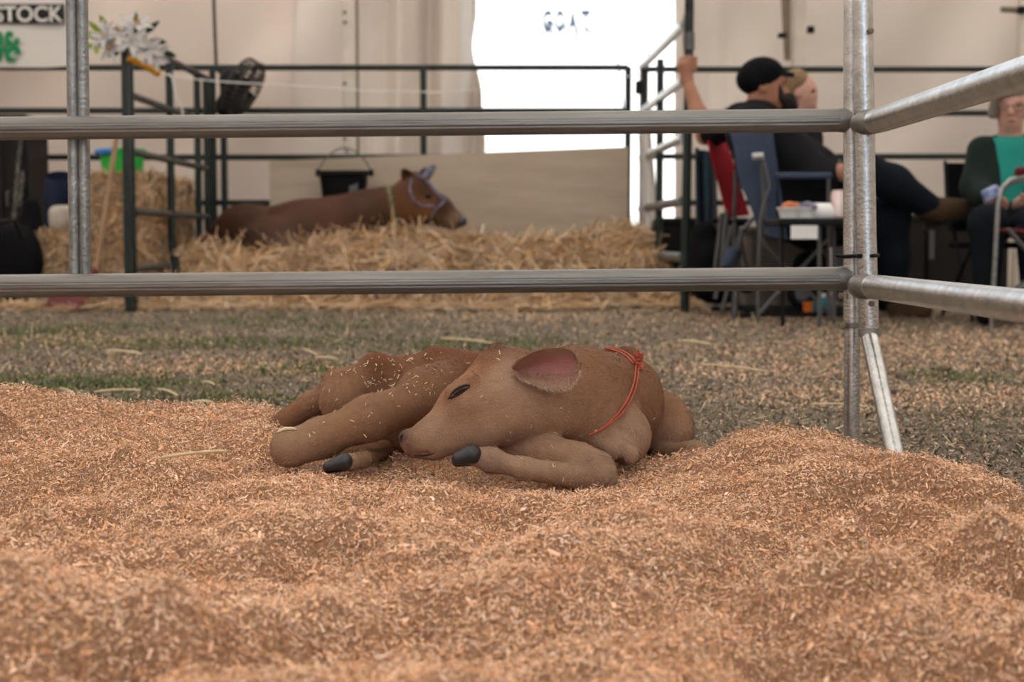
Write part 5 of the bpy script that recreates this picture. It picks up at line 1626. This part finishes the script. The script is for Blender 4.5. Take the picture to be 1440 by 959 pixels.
for s in (-1, 1):
    jk += [pc(1421 + s * 40, 212, Yw + .02, .062, 1421 + s * 50, 262, Yw - .05, .056), pc(1421 + s * 50, 262, Yw - .05, .056, 1421 + s * 34, 277, Yw - .20, .045), pc(1421 + s * 22, 204, Yw - .02, .03, 1421 + s * 30, 285, Yw - .12, .045)]
xw = at(1413, 0, Yw)[0]
blob('jacket', jk, .010, .035, M['green_fleece'], wo, inflate=.014,
     clip=lambda X: np.where(X[..., 1] < Yw + .02, (.030 + .09 * np.clip(X[..., 2] - at(0, 268, Yw)[2], 0, 1)) - np.abs(X[..., 0] - xw), -1.0))
blob('trousers', [pe(1421, 302, Yw, (.19, .17, .10))] + [p for i, p in enumerate(lw) if i % 3 != 2], .012, .04, M['jeans'], wo, inflate=.016)
for s in (-1, 1): blob('shoe', [pc(1421 + s * 34, 438, Yw - .40, .05, 1421 + s * 36, 444, Yw - .56, .042)], .010, .02, M['black'], wo)
blob('hair', [pe(1421, 132, Yw + .02, (.092, .10, .075)), pe(1421, 148, Yw + .05, (.094, .085, .10)), pc(1399, 138, Yw - .045, .022, 1396, 160, Yw - .01, .026), pc(1444, 138, Yw - .045, .022, 1446, 160, Yw - .01, .026), pc(1404, 128, Yw - .06, .026, 1430, 125, Yw - .066, .030), pc(1412, 130, Yw - .078, .012, 1432, 133, Yw - .076, .014)], .008, .025, M['grey_hair'], wo)
for px in (1411, 1432):
    blob('eye', [pe(px, 150, Yw - .082, (.009, .007, .005))], .003, .01, M['eye'], wo)
gl_ = MB()
for px in (1410.5, 1432.5):
    c_ = at(px, 150.0, Yw - .118)
    gl_.tube([c_ + np.array([.026 * math.cos(t), 0, .018 * math.sin(t)]) for t in np.arange(14) * 2 * math.pi / 14], .0028, 5, closed=True)
gl_.tube([at(1418, 148.5, Yw - .12), at(1425, 148.5, Yw - .12)], .0025, 5)
gl_.tube([at(1403.5, 149.0, Yw - .115), at(1398, 149.0, Yw - .01)], .0025, 5); gl_.tube([at(1439.5, 149.0, Yw - .115), at(1445, 149.0, Yw - .01)], .0025, 5)
gl_.build('spectacles', M['lens'], wo)
pkt = tag(MB().box(at(1394, 272, Yw - .36), (.085, .035, .06), rotm((1, 0, .5)), bev=.008).build('phone_case', mat('blue_white_print', (.55, .62, .80), .5, color2=(.03, .07, .30), scale=30)), 'small blue and white patterned packet held by the woman in teal', 'packet')

# ---------- chairs
def frame(t, pts, r=.009, nm='frame_tube', m='grey_metal'): return MB().tube(pts, r, 8).build(nm, M[m], t)


ch = thing('camp_chair', 'slate blue folding camp chair under the man in the cap', 'chair', at(1110, 445, Ym))
mb = MB()
mb.sheet(lambda u, v: at(1022 + 64 * u + (1 - v) * (44 - 22 * u) + 3 * math.sin(v * 9) * (1 - u), 330 - 150 * v + 8 * (1 - v) * u, Ym - .33 + .04 * u + .02 * math.sin(math.pi * u)), 10, 12, .006)
mb.build('backrest', M['blue_cloth'], ch)
MB().sheet(lambda u, v: at(1078 + 92 * u, 330 + 3 * math.sin(math.pi * u), Ym - .28 + .56 * v), 8, 6, .02).build('seat', M['black_cloth'], ch)
for Yc in (Ym - .36, Ym + .29):
    MB().box((at(1130, 248, Yc) + at(1130, 246, Yc)) / 2, (at(1167, 0, Yc)[0] - at(1089, 0, Yc)[0], .055, .03), bev=.008).build('armrest', M['blue_cloth'], ch)
    frame(ch, [at(1062, 220, Yc), at(1072, 222, Yc), at(1078, 245, Yc), at(1082, 262, Yc), at(1074, 285, Yc), at(1069, 310, Yc), at(1067, 380, Yc), at(1066, 449, Yc)])
    frame(ch, [at(1070, 222, Yc + .02), at(1073, 262, Yc + .02), at(1077, 330, Yc + .02)], .010)
    frame(ch, [at(1165, 250, Yc), at(1165, 340, Yc), at(1166, 446, Yc)])
    frame(ch, [at(1068, 336, Yc), at(1165, 440, Yc)], .009); frame(ch, [at(1165, 336, Yc), at(1068, 440, Yc)], .009)
MB().tube([at(1058, 220, Ym - .37), at(1073, 219, Ym - .37)], .017, 8).build('end_cap', M['silver_paint'], ch)
MB().sheet(lambda u, v: at(1092 + 74 * u, 252 + 60 * v, Ym - .285 + .01 * math.sin(u * 5)), 6, 5, .004).build('side_panel', M['black_cloth'], ch)

rc = thing('camp_chair', 'red camp chair folded open beside the blue chair back', 'chair', at(1020, 440, Ym + .35))
mb = MB()
mb.sheet(lambda u, v: at(995 + 26 * u + (1 - v) * (29 + 4 * u), 306 - 108 * v - 4 * u, Ym + .28 + .22 * u + .03 * math.sin(v * 6)), 8, 12, .006)
mb.build('backrest', M['red_cloth'], rc)
for (x0, y0, x1, y1, dY) in ((1030, 305, 1006, 432, .1), (1008, 305, 1040, 436, .1), (1048, 240, 1020, 340, .2), (1034, 240, 1030, 440, .0), (1020, 300, 1008, 360, -.05)):
    frame(rc, [at(x0, y0, Ym + .3 + dY), at(x1, y1, Ym + .3 + dY)], .011)
MB().sheet(lambda u, v: at(1003 + 45 * u, 308 + 3 * u, Ym + .15 + .4 * v), 5, 5, .02).build('seat', M['black_cloth'], rc)

fc = thing('camp_chair', 'teal and navy canvas chair hanging folded behind the green post', 'chair', at(992, 430, Ym + .75))
MB().sheet(lambda u, v: at(979 + 26 * u + 3 * (1 - v), 330 - 120 * v + 3 * u, Ym + .75 + .05 * math.sin(u * 9)), 10, 10, .008).build('backrest', M['teal_cloth'], fc)
for px in (980, 1003): frame(fc, [at(px, 208, Ym + .77), at(px + 3, 420, Ym + .77)], .012)

fb_ = thing('folded_chair', 'bundle of folded grey chair tubes standing between the post and blue chair', 'chair', at(1030, 445, Ym - .05))
for (x0, y0, x1, y1) in ((1015, 300, 1003, 402), (1022, 296, 1012, 402), (1028, 318, 1006, 420), (1044, 322, 1016, 436), (1040, 344, 1032, 446), (1036, 318, 1052, 384), (1060, 306, 1040, 330), (1033, 312, 1034, 446)):
    frame(fb_, [at(x0, y0, Ym - .05 + random.uniform(-.06, .06)), at(x1, y1, Ym - .05 + random.uniform(-.06, .06))], .012)
MB().tube([at(1033, 350, Ym - .12), at(1020, 374, Ym - .12)], [.035, .03], 8).build('foot_wrap', M['blue_cloth'], fb_)
blob('bag', [cap(at(990, 330, Ym + .25), .07, at(1000, 400, Ym + .25), .10), cap(at(1000, 360, Ym + .2), .07, at(1050, 400, Ym + .2), .05)], .015, .05, M['black_cloth'], fb_)

# ---------- table with snacks
Yt = 6.72
tb_ = thing('folding_table', 'black folding table with snack trays beside the blue chair', 'table', at(1140, 445, Yt))
a, b = at(1096, 310, Yt - .2), at(1215, 310, Yt - .2)
MB().box(((a[0] + b[0]) / 2, Yt, at(0, 312, Yt - .2)[2]), (b[0] - a[0], .42, .035), bev=.008).build('top', M['black'], tb_)
for px in (1100, 1152, 1172, 1212):
    Yl = Yt - .15 if px in (1152, 1100) else Yt + .12
    frame(tb_, [at(px, 318, Yl), at(px + 1, 440, Yl) * [1, 1, 0]], .010, 'leg', 'black' if px == 1100 else 'grey_metal')
zt2 = at(0, 312, Yt - .2)[2] + .0185
def tray(px, w, lb, m):
    c_ = at(px, 300, Yt - .08); t = thing('snack_tray', lb, 'tray', (c_[0], Yt - .08, zt2))
    MB().lathe([(w * .36, 0), (w * .42, .035), (w * .5, .045), (w * .5, .05), (w * .44, .046), (w * .36, .012)], (c_[0], Yt - .08, zt2), 20).build('dish', M['white_plastic'], t)
    pr = [ell((c_[0] + random.uniform(-.3, .3) * w, Yt - .08 + random.uniform(-.3, .3) * w, zt2 + .045 + random.uniform(0, .02)), (.025, .022, .016)) for _ in range(9)]
    blob('snack', pr, .006, .004, m, t)
tray(1110, .12, 'white snack tray with red and yellow pieces on the black table', M['food'])
tray(1132, .11, 'white snack tray with lilac pieces in the middle of the black table', M['halter'])
nk = thing('paper_roll', 'pale paper roll lying on the black table beside the trays', 'paper roll', at(1155, 305, Yt - .05))
MB().tube([at(1137, 299, Yt - .03), at(1172, 299, Yt - .03)], .045, 18).build('roll', M['white_plastic'], nk)
cn = thing('drink_can', 'pink and silver drink can on the black table behind the corner posts', 'can', (at(1183, 0, Yt - .05)[0], Yt - .05, zt2))
MB().lathe([(.026, 0), (.033, .008), (.033, .115), (.027, .128), (.027, .131), (.024, .127)], (at(1183, 0, Yt - .05)[0], Yt - .05, zt2), 20).build('body', M['can'], cn)
MB().lathe([(.025, .127), (.025, .129)], (at(1183, 0, Yt - .05)[0], Yt - .05, zt2), 16).build('lid', M['silver_paint'], cn)
MB().sheet(lambda u, v: at(1112 + 38 * u, 336 - 19 * v, Yt - .222 - .004 * math.sin(u * 40)), 24, 4, .002).build('hanging_paper', M['white_plastic'], tb_)

# clutter on the ground around the table
bx_ = thing('storage_tote', 'taupe storage tote standing under the black table', 'tote', at(1115, 415, 8.2))
a, b = at(1052, 395, 8.1), at(1172, 318, 8.1)
MB().box(((a[0] + b[0]) / 2, 8.35, b[2] / 2 + .005), (b[0] - a[0], .4, b[2] - .01), bev=.02).build('body', M['brown_box'], bx_)
MB().box(((a[0] + b[0]) / 2, 8.35, b[2] - .02), (b[0] - a[0] + .03, .43, .04), bev=.01).build('lid', M['brown_box'], bx_)
bg = thing('black_bag', 'round black bag under the snack table', 'bag', at(1145, 415, 7.6))
blob('body', [ell(at(1140, 375, 7.6), (.10, .10, .09)), ell(at(1142, 400, 7.6), (.11, .12, .09)), cap(at(1122, 378, 7.55), .025, at(1135, 380, 7.55), .03)], .012, .04, M['black_cloth'], bg)
MB().tube([at(1125 + 33 * t, 372 - 18 * math.sin(math.pi * t), 7.55) for t in np.linspace(0, 1, 9)], .008, 6).build('handle', M['black'], bg)
wl = thing('cart_wheel', 'black wheel lying low behind the table legs', 'wheel', at(1128, 430, 7.5))
MB().tube([at(1128, 412, 7.5) + np.array([.06 * math.cos(t), 0, .06 * math.sin(t)]) for t in np.arange(20) * 2 * math.pi / 20], .022, 10, closed=True).build('tyre', M['black'], wl)
MB().lathe([(.04, -.01), (.04, .01)], at(1128, 412, 7.5), 16, rotm((1, 0, 0), (0, -1, 0))).build('hub', M['grey_metal'], wl)
bo = thing('bottle', 'teal bottle on the ground under the snack table', 'bottle', at(1162, 436, 7.4) )
MB().lathe([(.045, 0), (.05, .02), (.05, .075), (.02, .09), (.02, .105)], (at(1162, 0, 7.4)[0], 7.4, .005), 16).build('body', M['teal_plastic'], bo)
MB().lathe([(.022, .10), (.022, .12)], (at(1162, 0, 7.4)[0], 7.4, .005), 12).build('lid', M['white_plastic'], bo)
oc = thing('toy_ball', 'small orange cup on the ground under the snack table', 'cup', at(1143, 434, 7.4))
MB().lathe([(.024, 0), (.03, .07), (.032, .075), (.027, .07), (.02, .01)], (at(1143, 0, 7.4)[0], 7.4, .005), 14).build('body', M['orange'], oc)
oc.name = 'plastic_cup'
bars = thing('floor_rack', 'dark low metal rack lying across the ground under the chairs', 'rack', at(1100, 436, 7.7))
for (x0, x1, py, Yr) in ((1035, 1195, 418, 7.9), (1000, 1195, 426, 7.7), (1050, 1195, 436, 7.5), (1040, 1195, 446, 7.15)):
    MB().tube([at(x0, py, Yr) * [1, 1, 0] + [0, 0, .03], at(x1, py, Yr) * [1, 1, 0] + [0, 0, .03]], .012, 8).build('bar', M['black'], bars)
for px in (1045, 1190):
    MB().tube([at(px, 420, 7.95) * [1, 1, 0] + [0, 0, .018], at(px, 446, 7.1) * [1, 1, 0] + [0, 0, .018]], .012, 8).build('cross_bar', M['black'], bars)

# dark boxes put in to fill shaded areas behind the legs at the right
for (x0, x1, yt, Y0, m, lb) in ((1195, 1300, 300, 8.9, 'dark_wood', 'dark box filling the shade behind the man in jeans'), (1302, 1420, 306, 9.2, 'dark_wood', 'dark brown box with pale hinge filling the shade behind the boots'), (930, 1052, 305, 9.1, 'black', 'black box filling the dark area behind the stall gate')):
    a, b = at(x0, 400, Y0), at(x1, yt, Y0)
    t = thing('shade_filler_box', lb, 'box', ((a[0] + b[0]) / 2, Y0 + .25, 0), 'shade filler boxes')
    MB().box(((a[0] + b[0]) / 2, Y0 + .25, b[2] / 2 - .02), (b[0] - a[0], .5, b[2] - .045), bev=.012).build('body', M[m], t)
    MB().box(((a[0] + b[0]) / 2, Y0 + .25, b[2] - .03), (b[0] - a[0] + .02, .52, .05), bev=.012).build('lid', M[m], t)
    if x0 == 1302:
        MB().box(at(1310, 343, Y0 - .01), (.035, .012, .20), bev=.004).build('hinge', M['grey_metal'], t)

# plain black chair under the woman
Xc = at(1421, 0, Yw)[0]
wc = thing('folding_chair', 'black folding chair under the woman in teal', 'chair', (Xc, Yw, 0))
MB().box((Xc, Yw - .02, .375), (.46, .44, .03), bev=.01).build('seat', M['black_cloth'], wc)
MB().sheet(lambda u, v: (Xc - .21 + .42 * u, Yw + .235 + .03 * math.sin(math.pi * u) + .05 * v, .45 + .36 * v), 8, 6, .012).build('backrest', M['black_cloth'], wc)
for s in (-1, 1):
    MB().tube([(Xc + s * .225, Yw - .22, 0), (Xc + s * .225, Yw + .25, .62), (Xc + s * .225, Yw + .29, .82)], .010, 8).build('leg', M['black'], wc)
    MB().tube([(Xc + s * .235, Yw + .26, 0), (Xc + s * .235, Yw - .22, .37)], .010, 8).build('leg', M['black'], wc)

# red chair with a curved frame, cut by the right edge
rd = thing('camp_chair', 'red canvas chair with curved silver frame at the right edge', 'chair', (at(1440, 0, 6.4)[0], 6.5, 0))
for Yf in (6.28, 6.62):
    x0 = at(1406, 0, Yf)[0]
    MB().tube([(x0 - .005, Yf, 0), (x0 + .004, Yf, .25), (x0 + .014, Yf, .56), (x0 + .03, Yf, .63), (x0 + .065, Yf, .665), (x0 + .13, Yf, .68), (x0 + .50, Yf, .69)], .0105, 12).build('frame_tube', M['galv_mid'], rd)
    MB().tube([(x0 + .50, Yf, .69), (x0 + .53, Yf, .9)], .0105, 10).build('frame_tube', M['galv_mid'], rd)
    MB().tube([(x0 + .03, Yf, .12), (x0 + .46, Yf, .44)], .010, 10).build('brace', M['grey_metal'], rd)
    MB().tube([(x0 + .06, Yf, .45), (x0 + .48, Yf, .0)], .010, 10).build('brace', M['grey_metal'], rd)
    MB().box((x0 + .28, Yf, .71), (.38, .05, .022), bev=.006).build('armrest', M['maroon'], rd)
x0 = at(1406, 0, 6.45)[0]
MB().sheet(lambda u, v: (x0 + .05 + .44 * u, 6.29 + .32 * v, .455 - .03 * math.sin(math.pi * u)), 8, 6, .012).build('seat', M['maroon'], rd)
MB().sheet(lambda u, v: (x0 + .49 + .05 * v, 6.29 + .32 * u, .47 + .42 * v), 6, 6, .010).build('backrest', M['red_cloth'], rd)
